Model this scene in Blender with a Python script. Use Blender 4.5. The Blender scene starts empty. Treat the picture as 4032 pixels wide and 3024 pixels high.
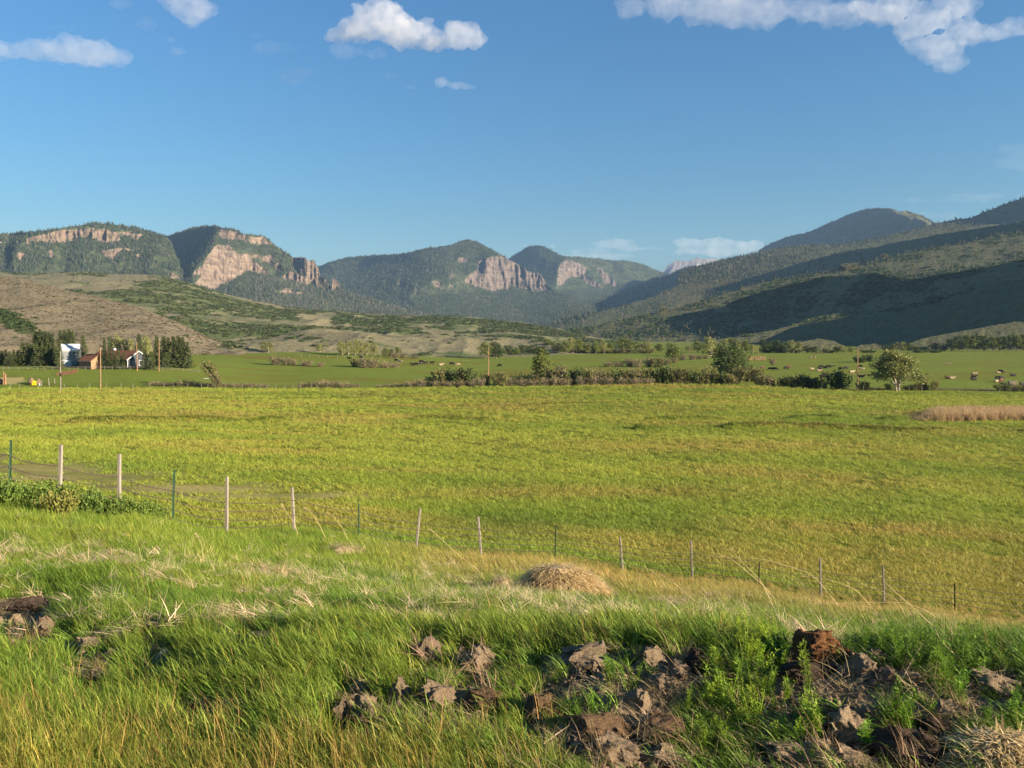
import bpy, math, random
import numpy as np
from mathutils import Vector
rng = np.random.default_rng(7)
random.seed(7)
S = bpy.context.scene
COL = S.collection
F = 3200.0      # focal length in photo pixels (photo 4032 wide)
VH = 1310.0     # horizon row
ZC = 20.0       # eye height
def pt(px, v, Y):
    return ((px - 2016.0) / F * Y, Y, ZC - (v - VH) / F * Y)

# ---------------- noise ----------------
def _hash(ix, iy, iz, seed):
    h = (ix.astype(np.int64) * 374761393 + iy.astype(np.int64) * 668265263 + iz.astype(np.int64) * 2147483647 + seed * 974634777) & 0xffffffff
    h = ((h ^ (h >> 13)) * 1274126177) & 0xffffffff
    h = ((h ^ (h >> 16)) * 2246822519) & 0xffffffff
    h = h ^ (h >> 15)
    return (h & 0xffffff) / float(0xffffff)
def vnoise(x, y, z=None, seed=0):
    x = np.asarray(x, float); y = np.asarray(y, float)
    z = np.zeros_like(x) if z is None else np.asarray(z, float)
    x, y, z = np.broadcast_arrays(x, y, z)
    fx, fy, fz = np.floor(x), np.floor(y), np.floor(z)
    tx, ty, tz = x - fx, y - fy, z - fz
    tx = tx * tx * tx * (tx * (tx * 6 - 15) + 10); ty = ty * ty * ty * (ty * (ty * 6 - 15) + 10); tz = tz * tz * (3 - 2 * tz)
    ix, iy, iz = fx.astype(np.int64), fy.astype(np.int64), fz.astype(np.int64)
    def c(a, b, d): return _hash(ix + a, iy + b, iz + d, seed)
    x00 = c(0,0,0) * (1-tx) + c(1,0,0) * tx; x10 = c(0,1,0) * (1-tx) + c(1,1,0) * tx
    r = x00 * (1-ty) + x10 * ty
    if np.any(z != 0):
        x01 = c(0,0,1) * (1-tx) + c(1,0,1) * tx; x11 = c(0,1,1) * (1-tx) + c(1,1,1) * tx
        r = r * (1-tz) + (x01 * (1-ty) + x11 * ty) * tz
    return r * 2 - 1
def fbm(x, y, z=None, oct=4, seed=0, gain=.5, lac=2.03):
    x = np.asarray(x, float); y = np.asarray(y, float)
    a, s, n, k = 1., 0., 0., 1.
    for o in range(oct):
        s = s + a * vnoise(x * k, y * k, None if z is None else np.asarray(z) * k, seed + o * 17)
        n += a; a *= gain; k *= lac
    return s / n
def ridged(x, y, z=None, oct=4, seed=0):
    a, s, n, k = 1., 0., 0., 1.
    for o in range(oct):
        s = s + a * (1 - 2 * np.abs(vnoise(np.asarray(x) * k, np.asarray(y) * k, None if z is None else np.asarray(z) * k, seed + o * 31)))
        n += a; a *= .5; k *= 2.1
    return s / n
def sstep(a, b, x):
    t = np.clip((np.asarray(x, float) - a) / (b - a), 0, 1); return t * t * (3 - 2 * t)
def interp(x, pts, j=1):
    p = np.array(sorted(pts), float); return np.interp(x, p[:, 0], p[:, j])
def inpoly(px, v, poly):
    r = np.zeros(np.shape(px), bool); n = len(poly)
    for i in range(n):
        (x1, y1), (x2, y2) = poly[i], poly[(i + 1) % n]
        if y1 == y2: continue
        cnd = ((y1 > v) != (y2 > v)) & (px < (x2 - x1) * (v - y1) / (y2 - y1) + x1)
        r ^= cnd
    return r
def blur(a, n, axis):
    if n < 1: return a
    k = np.exp(-np.linspace(-2, 2, 2 * n + 1) ** 2 / 1.); k /= k.sum()
    pad = [(0, 0)] * a.ndim; pad[axis] = (n, n)
    b = np.pad(a, pad, mode='edge'); o = np.zeros_like(a)
    for i, w in enumerate(k):
        sl = [slice(None)] * a.ndim; sl[axis] = slice(i, i + a.shape[axis]); o = o + w * b[tuple(sl)]
    return o

# ---------------- meshes ----------------
def prop(o, label=None, cat=None, group=None, kind=None):
    if label: o['label'] = label
    if cat: o['category'] = cat
    if group: o['group'] = group
    if kind: o['kind'] = kind
    return o
def link(o, parent=None):
    COL.objects.link(o)
    if parent is not None: o.parent = parent
    return o
def empty(name, loc=(0, 0, 0), rz=0):
    o = bpy.data.objects.new(name, None); o.empty_display_size = .1
    o.location = loc; o.rotation_euler = (0, 0, rz); COL.objects.link(o); return o
class MB:
    def __init__(s): s.V = []; s.Fc = []; s.A = []; s.n = 0
    def add(s, V, Fa, att=0.):
        V = np.asarray(V, float).reshape(-1, 3)
        for fa in (Fa if isinstance(Fa, list) else [Fa]):
            fa = np.asarray(fa, np.int64)
            if fa.size: s.Fc.append(fa + s.n)
        s.V.append(V); s.n += len(V)
        s.A.append(np.broadcast_to(np.asarray(att, float), (len(V),)).copy())
        return s
    def mesh(s, name, mat=None, smooth=False):
        V = np.concatenate(s.V); me = bpy.data.meshes.new(name)
        me.vertices.add(len(V)); me.vertices.foreach_set('co', V.ravel())
        li = np.concatenate([f.ravel() for f in s.Fc]); tot = np.concatenate([np.full(len(f), f.shape[1]) for f in s.Fc])
        st = np.concatenate([[0], np.cumsum(tot)[:-1]])
        me.loops.add(len(li)); me.loops.foreach_set('vertex_index', li)
        me.polygons.add(len(tot)); me.polygons.foreach_set('loop_start', st); me.polygons.foreach_set('loop_total', tot)
        me.polygons.foreach_set('use_smooth', np.full(len(tot), smooth))
        a = me.attributes.new('bt', 'FLOAT', 'POINT'); a.data.foreach_set('value', np.concatenate(s.A))
        me.update(calc_edges=True); me.validate()
        if mat: me.materials.append(mat)
        return me
    def obj(s, name, mat=None, parent=None, smooth=False, loc=None):
        o = bpy.data.objects.new(name, s.mesh(name, mat, smooth)); link(o, parent)
        if loc is not None: o.location = loc
        return o
    def box(s, c, d, rz=0., att=0., rx=0., taper=1.):
        x, y, z = d[0] / 2, d[1] / 2, d[2] / 2
        V = np.array([[-x,-y,-z],[x,-y,-z],[x,y,-z],[-x,y,-z],[-x*taper,-y*taper,z],[x*taper,-y*taper,z],[x*taper,y*taper,z],[-x*taper,y*taper,z]])
        if rx:
            ca, sa = math.cos(rx), math.sin(rx); V = V @ np.array([[1,0,0],[0,ca,sa],[0,-sa,ca]])
        ca, sa = math.cos(rz), math.sin(rz); V = V @ np.array([[ca, sa, 0], [-sa, ca, 0], [0, 0, 1]])
        return s.add(V + np.array(c), np.array([[0,3,2,1],[4,5,6,7],[0,1,5,4],[1,2,6,5],[2,3,7,6],[3,0,4,7]]), att)
    def tube(s, P, R, n=6, att=0., sq=None):
        P = np.asarray(P, float); R = np.broadcast_to(np.asarray(R, float), (len(P),))
        T = np.gradient(P, axis=0); T /= np.linalg.norm(T, axis=1)[:, None] + 1e-9
        ref = np.array([0, 0, 1.]) if abs(T[:, 2]).mean() < .8 else np.array([1., 0, 0])
        A = np.cross(T, ref); A /= np.linalg.norm(A, axis=1)[:, None] + 1e-9
        B = np.cross(A, T)
        th = np.linspace(0, 2 * np.pi, n, endpoint=False)
        sx, sy = (1, 1) if sq is None else sq
        V = P[:, None, :] + R[:, None, None] * (np.cos(th)[None, :, None] * A[:, None, :] * sx + np.sin(th)[None, :, None] * B[:, None, :] * sy)
        m = len(P); i = np.arange(m - 1)[:, None] * n; j = np.arange(n)[None, :]; k = (j + 1) % n
        Q = np.stack([i + j, i + k, i + n + k, i + n + j], -1).reshape(-1, 4)
        return s.add(V, [Q, np.arange(n)[None, ::-1], np.arange(n)[None, :] + (m - 1) * n], att)
    def blades(s, root, head, lean, length, width, bend, seg=3, att=None, flat=None):
        """curved tapering ribbons: head = azimuth leaned to, lean = start tilt from vertical, bend = extra tilt at tip"""
        root = np.asarray(root, float); N = len(root); b = lambda q: np.broadcast_to(np.asarray(q, float), (N,))
        head, lean, length, width, bend = map(b, (head, lean, length, width, bend))
        P = root.copy(); rows = []
        side_ang = head + np.pi / 2 if flat is None else flat
        sd = np.stack([np.cos(side_ang), np.sin(side_ang), np.zeros(N)], 1)
        for k in range(seg + 1):
            t = k / seg; w = width * (1 - t ** 1.6) * .5 + width * .04
            rows.append(P - sd * w[:, None]); rows.append(P + sd * w[:, None])
            a = lean + bend * ((t + .5 / seg) ** 1.3)
            d = np.stack([np.sin(a) * np.cos(head), np.sin(a) * np.sin(head), np.cos(a)], 1)
            P = P + d * (length / seg)[:, None]
        V = np.stack(rows, 1); m = 2 * (seg + 1)
        base = np.arange(N)[:, None, None] * m; k = np.arange(seg)[None, :, None] * 2
        Q = (base + k + np.array([0, 1, 3, 2])[None, None, :]).reshape(-1, 4)
        at = np.repeat(rng.random(N) if att is None else b(att), m)
        return s.add(V, Q, at)
def cards(mb, C, size, att=None, flat=0., up=None):
    """leaf-cluster quads at C with random orientation"""
    N = len(C); n = rng.normal(size=(N, 3)); n[:, 2] = n[:, 2] * (1 - flat) + flat * 1.5 * np.sign(n[:, 2] + 1e-6)
    n /= np.linalg.norm(n, axis=1)[:, None]; r = rng.normal(size=(N, 3)); a = np.cross(n, r); a /= np.linalg.norm(a, axis=1)[:, None]; b = np.cross(n, a)
    sz = np.broadcast_to(np.asarray(size, float), (N,)) * rng.uniform(.6, 1.3, N)
    a = a * sz[:, None]; b = b * (sz * rng.uniform(.5, .9, N))[:, None]
    V = np.stack([C - a, C - b * .9 + a * .1, C + a, C + b], 1)
    mb.add(V, np.arange(N * 4).reshape(-1, 4), np.repeat(rng.random(N) if att is None else att, 4))
def grid_mesh(name, X, Y, Z, mat, attrs=None, smooth=True):
    H, W = X.shape; V = np.stack([X, Y, Z], -1).reshape(-1, 3); me = bpy.data.meshes.new(name)
    me.vertices.add(len(V)); me.vertices.foreach_set('co', V.ravel())
    i = np.arange(H - 1)[:, None] * W; j = np.arange(W - 1)[None, :]
    Q = np.stack([i + j, i + j + 1, i + W + j + 1, i + W + j], -1).reshape(-1, 4)
    me.loops.add(Q.size); me.loops.foreach_set('vertex_index', Q.ravel())
    me.polygons.add(len(Q)); me.polygons.foreach_set('loop_start', np.arange(len(Q)) * 4); me.polygons.foreach_set('loop_total', np.full(len(Q), 4))
    me.polygons.foreach_set('use_smooth', np.full(len(Q), smooth))
    for k, arr in (attrs or {}).items():
        if arr.ndim == 3:
            a = me.attributes.new(k, 'FLOAT_COLOR', 'POINT'); a.data.foreach_set('color', np.concatenate([arr, np.ones(arr.shape[:2] + (1,))], -1).astype(np.float32).ravel())
        else:
            a = me.attributes.new(k, 'FLOAT', 'POINT'); a.data.foreach_set('value', arr.astype(np.float32).ravel())
    me.update(calc_edges=True); me.materials.append(mat)
    o = bpy.data.objects.new(name, me); COL.objects.link(o); return o
def ico(sub):
    import bmesh
    bm = bmesh.new(); bmesh.ops.create_icosphere(bm, subdivisions=sub, radius=1.)
    V = np.array([v.co[:] for v in bm.verts]); Fa = np.array([[v.index for v in f.verts] for f in bm.faces]); bm.free(); return V, Fa

# ---------------- materials ----------------
class NT:
    def __init__(s, name):
        s.m = bpy.data.materials.new(name); s.m.use_nodes = True; s.t = s.m.node_tree; s.t.nodes.clear()
        s.out = s.t.nodes.new('ShaderNodeOutputMaterial')
    def n(s, typ, **kw):
        nd = s.t.nodes.new(typ)
        for k, v in kw.items():
            if k.startswith('i_'): s.set(nd.inputs[k[2:].replace('_', ' ')], v)
            else: setattr(nd, k, v)
        return nd
    def set(s, sock, v):
        if hasattr(v, 'links') or isinstance(v, bpy.types.NodeSocket): s.t.links.new(v, sock)
        elif isinstance(v, (tuple, list)) and len(v) == 3 and sock.type == 'RGBA': sock.default_value = (*v, 1)
        else: sock.default_value = v
    def noise(s, scale, detail=4, vec=None, rough=.6, out='Fac'):
        nd = s.n('ShaderNodeTexNoise'); nd.inputs['Scale'].default_value = scale; nd.inputs['Detail'].default_value = detail; nd.inputs['Roughness'].default_value = rough
        if vec is not None: s.t.links.new(vec, nd.inputs['Vector'])
        return nd.outputs[out]
    def coord(s, sc=(1, 1, 1), kind='Object'):
        c = s.n('ShaderNodeTexCoord').outputs[kind]; m = s.n('ShaderNodeMapping'); m.inputs['Scale'].default_value = sc; s.t.links.new(c, m.inputs['Vector']); return m.outputs[0]
    def pos(s, sc=(1, 1, 1)):
        c = s.n('ShaderNodeNewGeometry').outputs['Position']; m = s.n('ShaderNodeMapping'); m.inputs['Scale'].default_value = sc; s.t.links.new(c, m.inputs['Vector']); return m.outputs[0]
    def ramp(s, fac, stops, interp='LINEAR'):
        r = s.n('ShaderNodeValToRGB'); r.color_ramp.interpolation = interp; e = r.color_ramp.elements
        while len(e) < len(stops): e.new(.5)
        for q, (p, c) in zip(e, stops): q.position = p; q.color = (*c, 1) if isinstance(c, (tuple, list)) else (c, c, c, 1)
        s.set(r.inputs[0], fac); return r.outputs[0]
    def mix(s, fac, a, b, mode='MIX'):
        m = s.n('ShaderNodeMix', data_type='RGBA', blend_type=mode); s.set(m.inputs[0], fac); s.set(m.inputs[6], a); s.set(m.inputs[7], b); return m.outputs[2]
    def math(s, op, a, b=0.):
        m = s.n('ShaderNodeMath', operation=op); s.set(m.inputs[0], a); s.set(m.inputs[1], b); return m.outputs[0]
    def attr(s, name, typ='GEOMETRY', out='Fac'):
        a = s.n('ShaderNodeAttribute', attribute_name=name, attribute_type=typ); return a.outputs[out]
    def bump(s, h, strength=.5, dist=.1):
        b = s.n('ShaderNodeBump'); b.inputs['Strength'].default_value = strength; b.inputs['Distance'].default_value = dist; s.t.links.new(h, b.inputs['Height']); return b.outputs[0]
    def done(s, color, rough=.8, normal=None, spec=.2, trans=0., metal=0.):
        p = s.n('ShaderNodeBsdfPrincipled'); s.set(p.inputs['Base Color'], color); s.set(p.inputs['Roughness'], rough)
        p.inputs['Specular IOR Level'].default_value = spec; p.inputs['Metallic'].default_value = metal
        if normal is not None: s.t.links.new(normal, p.inputs['Normal'])
        o = p.outputs[0]
        if trans:
            tr = s.n('ShaderNodeBsdfTranslucent'); s.set(tr.inputs['Color'], color)
            mx = s.n('ShaderNodeMixShader'); mx.inputs[0].default_value = trans; s.t.links.new(o, mx.inputs[1]); s.t.links.new(tr.outputs[0], mx.inputs[2]); o = mx.outputs[0]
        s.t.links.new(o, s.out.inputs['Surface']); s.m.diffuse_color = (.5, .5, .5, 1); return s.m
def simple_mat(name, c, var=.25, scale=4., rough=.8, bump=.0, spec=.2, metal=0., sc=(1, 1, 1)):
    n = NT(name); v = n.coord(sc); f = n.noise(scale, 5, v)
    col = n.ramp(f, [(.3, tuple(q * (1 - var) for q in c)), (.7, tuple(min(1, q * (1 + var)) for q in c))])
    return n.done(col, rough, n.bump(f, bump, .02) if bump else None, spec, 0., metal)
def leaf_mat(name, dark, light, inst=False, trans=.3, extra=None):
    n = NT(name); f = n.attr('bt')
    col = n.ramp(f, [(0., dark), (1., light)] if extra is None else [(0., dark), (.85, light), (.93, extra), (1., extra)])
    if inst: col = n.mix(1., col, n.attr('tint', 'INSTANCER', 'Color'), 'MULTIPLY')
    else:
        oi = n.n('ShaderNodeObjectInfo').outputs['Random']; col = n.mix(1., col, n.ramp(oi, [(0, (.8, .8, .8)), (1, (1.15, 1.12, 1.))]), 'MULTIPLY')
    return n.done(col, .6, None, .15, trans)

# ---------------- instancing (only for uncountable ground cover / forest) ----------------
def scatter(name, pts, protos, scl, rot, tint, kind='stuff', label=None, idx=None):
    pts = np.asarray(pts, float); N = len(pts)
    me = bpy.data.meshes.new(name); me.vertices.add(N); me.vertices.foreach_set('co', pts.ravel())
    def at(nm, ty, key, arr):
        a = me.attributes.new(nm, ty, 'POINT'); a.data.foreach_set(key, np.ascontiguousarray(arr, np.float32 if ty != 'INT' else np.int32).ravel())
    scl = np.asarray(scl, float); scl = np.repeat(scl[:, None], 3, 1) if scl.ndim == 1 else scl
    at('scl', 'FLOAT_VECTOR', 'vector', scl); at('rot', 'FLOAT_VECTOR', 'vector', rot)
    at('tint', 'FLOAT_COLOR', 'color', np.concatenate([tint, np.ones((N, 1))], 1))
    at('idx', 'INT', 'value', rng.integers(0, len(protos), N) if idx is None else idx)
    o = bpy.data.objects.new(name, me); COL.objects.link(o); o['kind'] = kind
    if label: o['label'] = label
    g = bpy.data.node_groups.new(name, 'GeometryNodeTree')
    g.interface.new_socket('Geometry', in_out='INPUT', socket_type='NodeSocketGeometry'); g.interface.new_socket('Geometry', in_out='OUTPUT', socket_type='NodeSocketGeometry')
    gi = g.nodes.new('NodeGroupInput'); go = g.nodes.new('NodeGroupOutput'); ip = g.nodes.new('GeometryNodeInstanceOnPoints')
    jn = g.nodes.new('GeometryNodeJoinGeometry')
    for p in protos:
        oi = g.nodes.new('GeometryNodeObjectInfo'); oi.inputs['Object'].default_value = p; oi.inputs['As Instance'].default_value = True
        g.links.new(oi.outputs['Geometry'], jn.inputs[0])
    def na(nm, ty):
        a = g.nodes.new('GeometryNodeInputNamedAttribute'); a.data_type = ty; a.inputs['Name'].default_value = nm; return a.outputs['Attribute']
    g.links.new(gi.outputs[0], ip.inputs['Points']); g.links.new(jn.outputs[0], ip.inputs['Instance'])
    ip.inputs['Pick Instance'].default_value = True
    g.links.new(na('idx', 'INT'), ip.inputs['Instance Index']); g.links.new(na('scl', 'FLOAT_VECTOR'), ip.inputs['Scale'])
    er = g.nodes.new('FunctionNodeEulerToRotation'); g.links.new(na('rot', 'FLOAT_VECTOR'), er.inputs[0]); g.links.new(er.outputs[0], ip.inputs['Rotation'])
    g.links.new(ip.outputs[0], go.inputs[0])
    md = o.modifiers.new('scatter', 'NODES'); md.node_group = g
    return o
def proto(mb, name, mat, smooth=False):
    return bpy.data.objects.new(name, mb.mesh(name, mat, smooth))
# ---------------- camera, sun, sky ----------------
cam = bpy.data.objects.new('camera', bpy.data.cameras.new('camera')); COL.objects.link(cam); S.camera = cam
cam.location = (0, 0, ZC); cam.rotation_euler = (math.pi / 2, 0, 0)
cam.data.sensor_width = 36.; cam.data.lens = 36. * F / 4032.
cam.data.shift_y = -(1512 - VH) / 4032.; cam.data.clip_start = .1; cam.data.clip_end = 120000.
SUN_AZ, SUN_EL = math.radians(112.), math.radians(15.5)      # clockwise from +Y
sd = Vector((math.sin(SUN_AZ) * math.cos(SUN_EL), math.cos(SUN_AZ) * math.cos(SUN_EL), math.sin(SUN_EL)))
sl = bpy.data.lights.new('sun', 'SUN'); sl.energy = 5.0; sl.angle = math.radians(.5); sl.color = (1., .83, .62)
so = bpy.data.objects.new('sun', sl); COL.objects.link(so); so.rotation_euler = (-sd).to_track_quat('-Z', 'Y').to_euler(); so.location = (30, -20, 60)
W = bpy.data.worlds.new('World'); S.world = W; W.use_nodes = True
wn = W.node_tree; sky = wn.nodes.new('ShaderNodeTexSky'); sky.sky_type = 'NISHITA'; sky.sun_disc = False
sky.sun_elevation = SUN_EL; sky.sun_rotation = SUN_AZ; sky.altitude = 600.; sky.air_density = 1.9; sky.dust_density = 0.; sky.ozone_density = 10.
bg = wn.nodes['Background']; wn.links.new(sky.outputs[0], bg.inputs[0]); bg.inputs[1].default_value = .05
try: W.cycles.sampling_method = 'NONE'
except Exception: pass
S.view_settings.view_transform = 'Standard'; S.view_settings.look = 'None'; S.view_settings.gamma = 1.; S.view_settings.exposure = 1.75
S.view_settings.use_curve_mapping = False
S.render.engine = 'CYCLES'
S.cycles.use_denoising = True; S.cycles.denoising_input_passes = 'RGB_ALBEDO_NORMAL'; S.cycles.denoising_prefilter = 'ACCURATE'
try: S.cycles.denoiser = 'OPENIMAGEDENOISE'
except Exception: pass
S.cycles.max_bounces = 8; S.cycles.diffuse_bounces = 3; S.cycles.glossy_bounces = 2; S.cycles.transmission_bounces = 4; S.cycles.volume_bounces = 3; S.cycles.transparent_max_bounces = 8
S.cycles.use_adaptive_sampling = False
S.render.threads_mode = 'AUTO'

# ---------------- haze (the air of the valley) ----------------
def haze():
    mb = MB().box((0, 5500, 640), (26000, 13400, 1310)); 
    n = NT('haze_air'); p = n.n('ShaderNodeVolumePrincipled'); p.inputs['Color'].default_value = (.38, .62, 1., 1); p.inputs['Density'].default_value = HAZE_D
    p.inputs['Anisotropy'].default_value = 0.; n.t.links.new(p.outputs[0], n.out.inputs['Volume'])
    o = mb.obj('haze', n.m); o['kind'] = 'stuff'; return o
HAZE_D = 2.7e-5
# ---------------- ground sheet ----------------
GK = {
 0:    [(2,-1.6),(3,-1.6),(5,-1.9),(8,-2.3),(12,-2.8),(15.2,-3.2),(20,-4.5),(30,-6.5),(40,-7.5),(60,-9),(90,-10.9),(150,-13.5),(210,-15.1),(235,-16.1),(245,-16),(255,-14.4),(280,-12.5),(300,-11.25),(340,-10.5),(420,-11),(600,-14),(1000,-17)],
 470:  [(2,-1.7),(3,-1.68),(5,-1.85),(8,-2.3),(12,-2.95),(16.4,-3.76),(20,-5),(30,-7.3),(40,-7.9),(60,-9.2),(90,-11),(150,-13.6),(210,-15.2),(235,-16.2),(246,-16.2),(255,-14.6),(280,-12.7),(300,-11.4),(340,-10.6),(420,-11),(600,-14),(1000,-17)],
 1155: [(2,-1.7),(3,-1.68),(4,-1.7),(5,-1.82),(8,-2.52),(12,-3.5),(17,-4.5),(22.4,-5.55),(28,-7.2),(36,-8.2),(48,-9.2),(70,-10.6),(100,-12.2),(150,-14),(200,-15.1),(232,-16),(250,-17),(262,-16.8),(300,-16),(350,-14.5),(420,-11.8),(470,-11),(700,-14),(1000,-17)],
 2016: [(2,-1.75),(3,-1.68),(3.8,-1.63),(4.6,-1.7),(6.5,-2.22),(9,-3.0),(14,-4.3),(20,-5.7),(27.5,-7.6),(34,-8.8),(45,-9.9),(65,-11.3),(95,-12.8),(140,-14.3),(190,-15.3),(232,-15.4),(250,-17),(270,-17.2),(330,-16.6),(420,-16),(600,-15.8),(800,-16),(1300,-17)],
 2720: [(2,-1.78),(3,-1.68),(3.7,-1.57),(4.2,-1.6),(5,-1.88),(7,-2.52),(10,-3.48),(15,-5.08),(20,-6.4),(28.7,-8.75),(36,-9.8),(48,-10.9),(70,-12.3),(100,-13.5),(150,-14.9),(195,-15.3),(236,-14.6),(250,-16.8),(270,-17.2),(330,-17),(420,-16.5),(600,-15.8),(800,-16),(1300,-17)],
 3478: [(2,-1.75),(3,-1.62),(3.6,-1.54),(4.2,-1.62),(5,-1.95),(7,-2.75),(10,-3.75),(15,-5.3),(20,-6.9),(28.7,-9.6),(36,-10.6),(48,-11.7),(70,-13),(100,-14.1),(150,-15.4),(200,-16.4),(236,-16.8),(250,-17.6),(270,-17.6),(330,-17),(420,-16.5),(600,-15.8),(680,-15.6),(1000,-16),(1300,-17)],
 4032: [(2,-1.72),(3,-1.6),(3.6,-1.54),(4.2,-1.62),(5,-1.98),(7,-2.8),(10,-3.9),(15,-5.6),(20,-7.3),(28.7,-10.2),(36,-11.1),(48,-12.2),(70,-13.5),(100,-14.6),(150,-15.9),(200,-16.9),(236,-17.4),(250,-17.8),(270,-17.7),(330,-17.1),(420,-16.5),(600,-15.8),(680,-15.6),(1000,-16),(1300,-17)],
}
_ly = np.linspace(math.log(2.), math.log(1400.), 400)
_gpx = np.array(sorted(GK), float); _gu = (_gpx - 2016) / F
def _sm(k):
    p = np.array(GK[k]); z = np.interp(_ly, np.log(p[:, 0]), p[:, 1])
    ker = np.array([1, 2, 3, 2, 1.]) / 9; return np.convolve(np.pad(z, 2, mode='edge'), ker, 'valid')
_gt = np.array([_sm(k) for k in sorted(GK)])
def gz_smooth(X, Y):
    X = np.asarray(X, float); Y = np.asarray(Y, float)
    ly = (np.log(np.clip(Y, 2.0, 1399.)) - _ly[0]) / (_ly[-1] - _ly[0]) * 399.
    u = np.clip(X / np.maximum(Y, 2.5), _gu[0], _gu[-1])
    a = np.clip(np.searchsorted(_gu, u) - 1, 0, len(_gu) - 2); tu = (u - _gu[a]) / (_gu[a + 1] - _gu[a]); tu = tu * tu * (3 - 2 * tu)
    i = np.clip(np.floor(ly).astype(int), 0, 398); ti = ly - i
    z0 = _gt[a, i] * (1 - ti) + _gt[a, i + 1] * ti; z1 = _gt[a + 1, i] * (1 - ti) + _gt[a + 1, i + 1] * ti
    return ZC + z0 * (1 - tu) + z1 * tu
# field ditches: (pixel polyline, strength)
def px_of(X, Y): return 2016 + F * X / np.maximum(Y, 1.)
DITCH = [([(300, 1657), (1300, 1652), (2000, 1655), (2600, 1652), (3300, 1650), (3600, 1648)], .55),
         ([(2500, 1690), (2900, 1683), (3400, 1690), (4100, 1703)], .6),
         ([(1500, 1600), (2400, 1588)], .22), ([(2200, 1562), (3300, 1576)], .25), ([(800, 1570), (1700, 1562)], .25)]
_dl = []
def _ditch_world():
    for pl, h in DITCH:
        xs = np.arange(pl[0][0], pl[-1][0], 6.); vs = interp(xs, pl) + fbm(xs / 190., xs * 0, oct=3, seed=3) * 5
        P = []
        for x, v in zip(xs, vs):
            yy = np.geomspace(35, 235, 400); u = (x - 2016) / F; vv = VH + (ZC - gz_smooth(u * yy, yy)) / yy * F
            k = np.argmin(np.abs(vv - v)); P.append((u * yy[k], yy[k]))
        P = np.array(P); P[:, 1] = np.convolve(np.pad(P[:, 1], 12, mode='edge'), np.ones(25) / 25, 'valid'); _dl.append((P, h))
_ditch_world()
def ditch(X, Y):
    r = np.zeros(np.shape(X))
    for P, h in _dl:
        o = np.argsort(P[:, 0]); yc = np.interp(X, P[o, 0], P[o, 1], left=-999, right=-999)
        on = sstep(-.25, .25, fbm(X / 9., X * 0 + h * 50, oct=2, seed=9))
        r = np.maximum(r, h * np.exp(-((Y - yc) / (.9 + h)) ** 2) * on)
    return r
def gz(X, Y, detail=True):
    X = np.asarray(X, float); Y = np.asarray(Y, float); z = gz_smooth(X, Y)
    if detail:
        nb = sstep(34, 18, Y)
        z = z + nb * (fbm(X * 1.1, Y * 1.1, oct=3, seed=5) * .07 * sstep(2., 4., Y) + fbm(X * .35, Y * .35, oct=2, seed=6) * .05 * sstep(5, 9, Y))
        z = z + sstep(30, 60, Y) * sstep(900, 500, Y) * (fbm(X / 14, Y / 14, oct=3, seed=8) * .22 + fbm(X / 3.2, Y / 3.2, oct=2, seed=11) * .07 * sstep(260, 120, Y))
        z = z + ditch(X, Y)
    return z
def vrow(X, Y): return VH + (ZC - gz_smooth(X, Y)) / Y * F
def on_ground(px, v, lo=2.2, hi=1300.):
    """first ground point seen at a photo position"""
    yy = np.geomspace(lo, hi, 1500); u = (px - 2016) / F; vv = VH + (ZC - gz_smooth(u * yy, yy)) / yy * F
    k = np.nonzero(vv <= v)[0]; Y = yy[k[0]] if len(k) else hi
    return u * Y, Y
def near_dirt(X, Y):
    """bare soil amount on the bank: dug strip along the roadside, mostly right"""
    px = px_of(X, Y); v = vrow(X, Y)
    m = sstep(2500, 2620, v) * sstep(1150, 1900, px) * .75 + sstep(2560, 2680, v) * sstep(2150, 2700, px) * .5 + sstep(2800, 2960, v) * sstep(2150, 2600, px) * .4
    m = np.maximum(np.minimum(m, 1.), .97 * sstep(4080, 4200, px) * sstep(2440, 2520, v)); m = np.maximum(m, .8 * np.exp(-((v - 2575) / 45.) ** 2) * sstep(1250, 1450, px) * sstep(2300, 2000, px)); m = np.maximum(m, .8 * np.exp(-((v - 2790) / 60.) ** 2) * sstep(1250, 1400, px) * sstep(2300, 2000, px))
    n = fbm(X * 2.6, Y * 2.6, oct=3, seed=21)
    for cx, cv, rx, rv in [(90,2385,210,55),(130,2480,170,70),(370,2545,180,48),(1000,2530,190,38),(800,2795,180,50),(650,2590,80,60),(640,2470,110,28),(1220,2560,60,40),(1400,2760,150,60)]:
        m = np.maximum(m, .95 * np.exp(-(((px - cx) / rx) ** 2 + ((v - cv) / rv) ** 2)))
    return np.clip(m + n * .45 * sstep(.05, .3, m), 0, 1)
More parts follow.
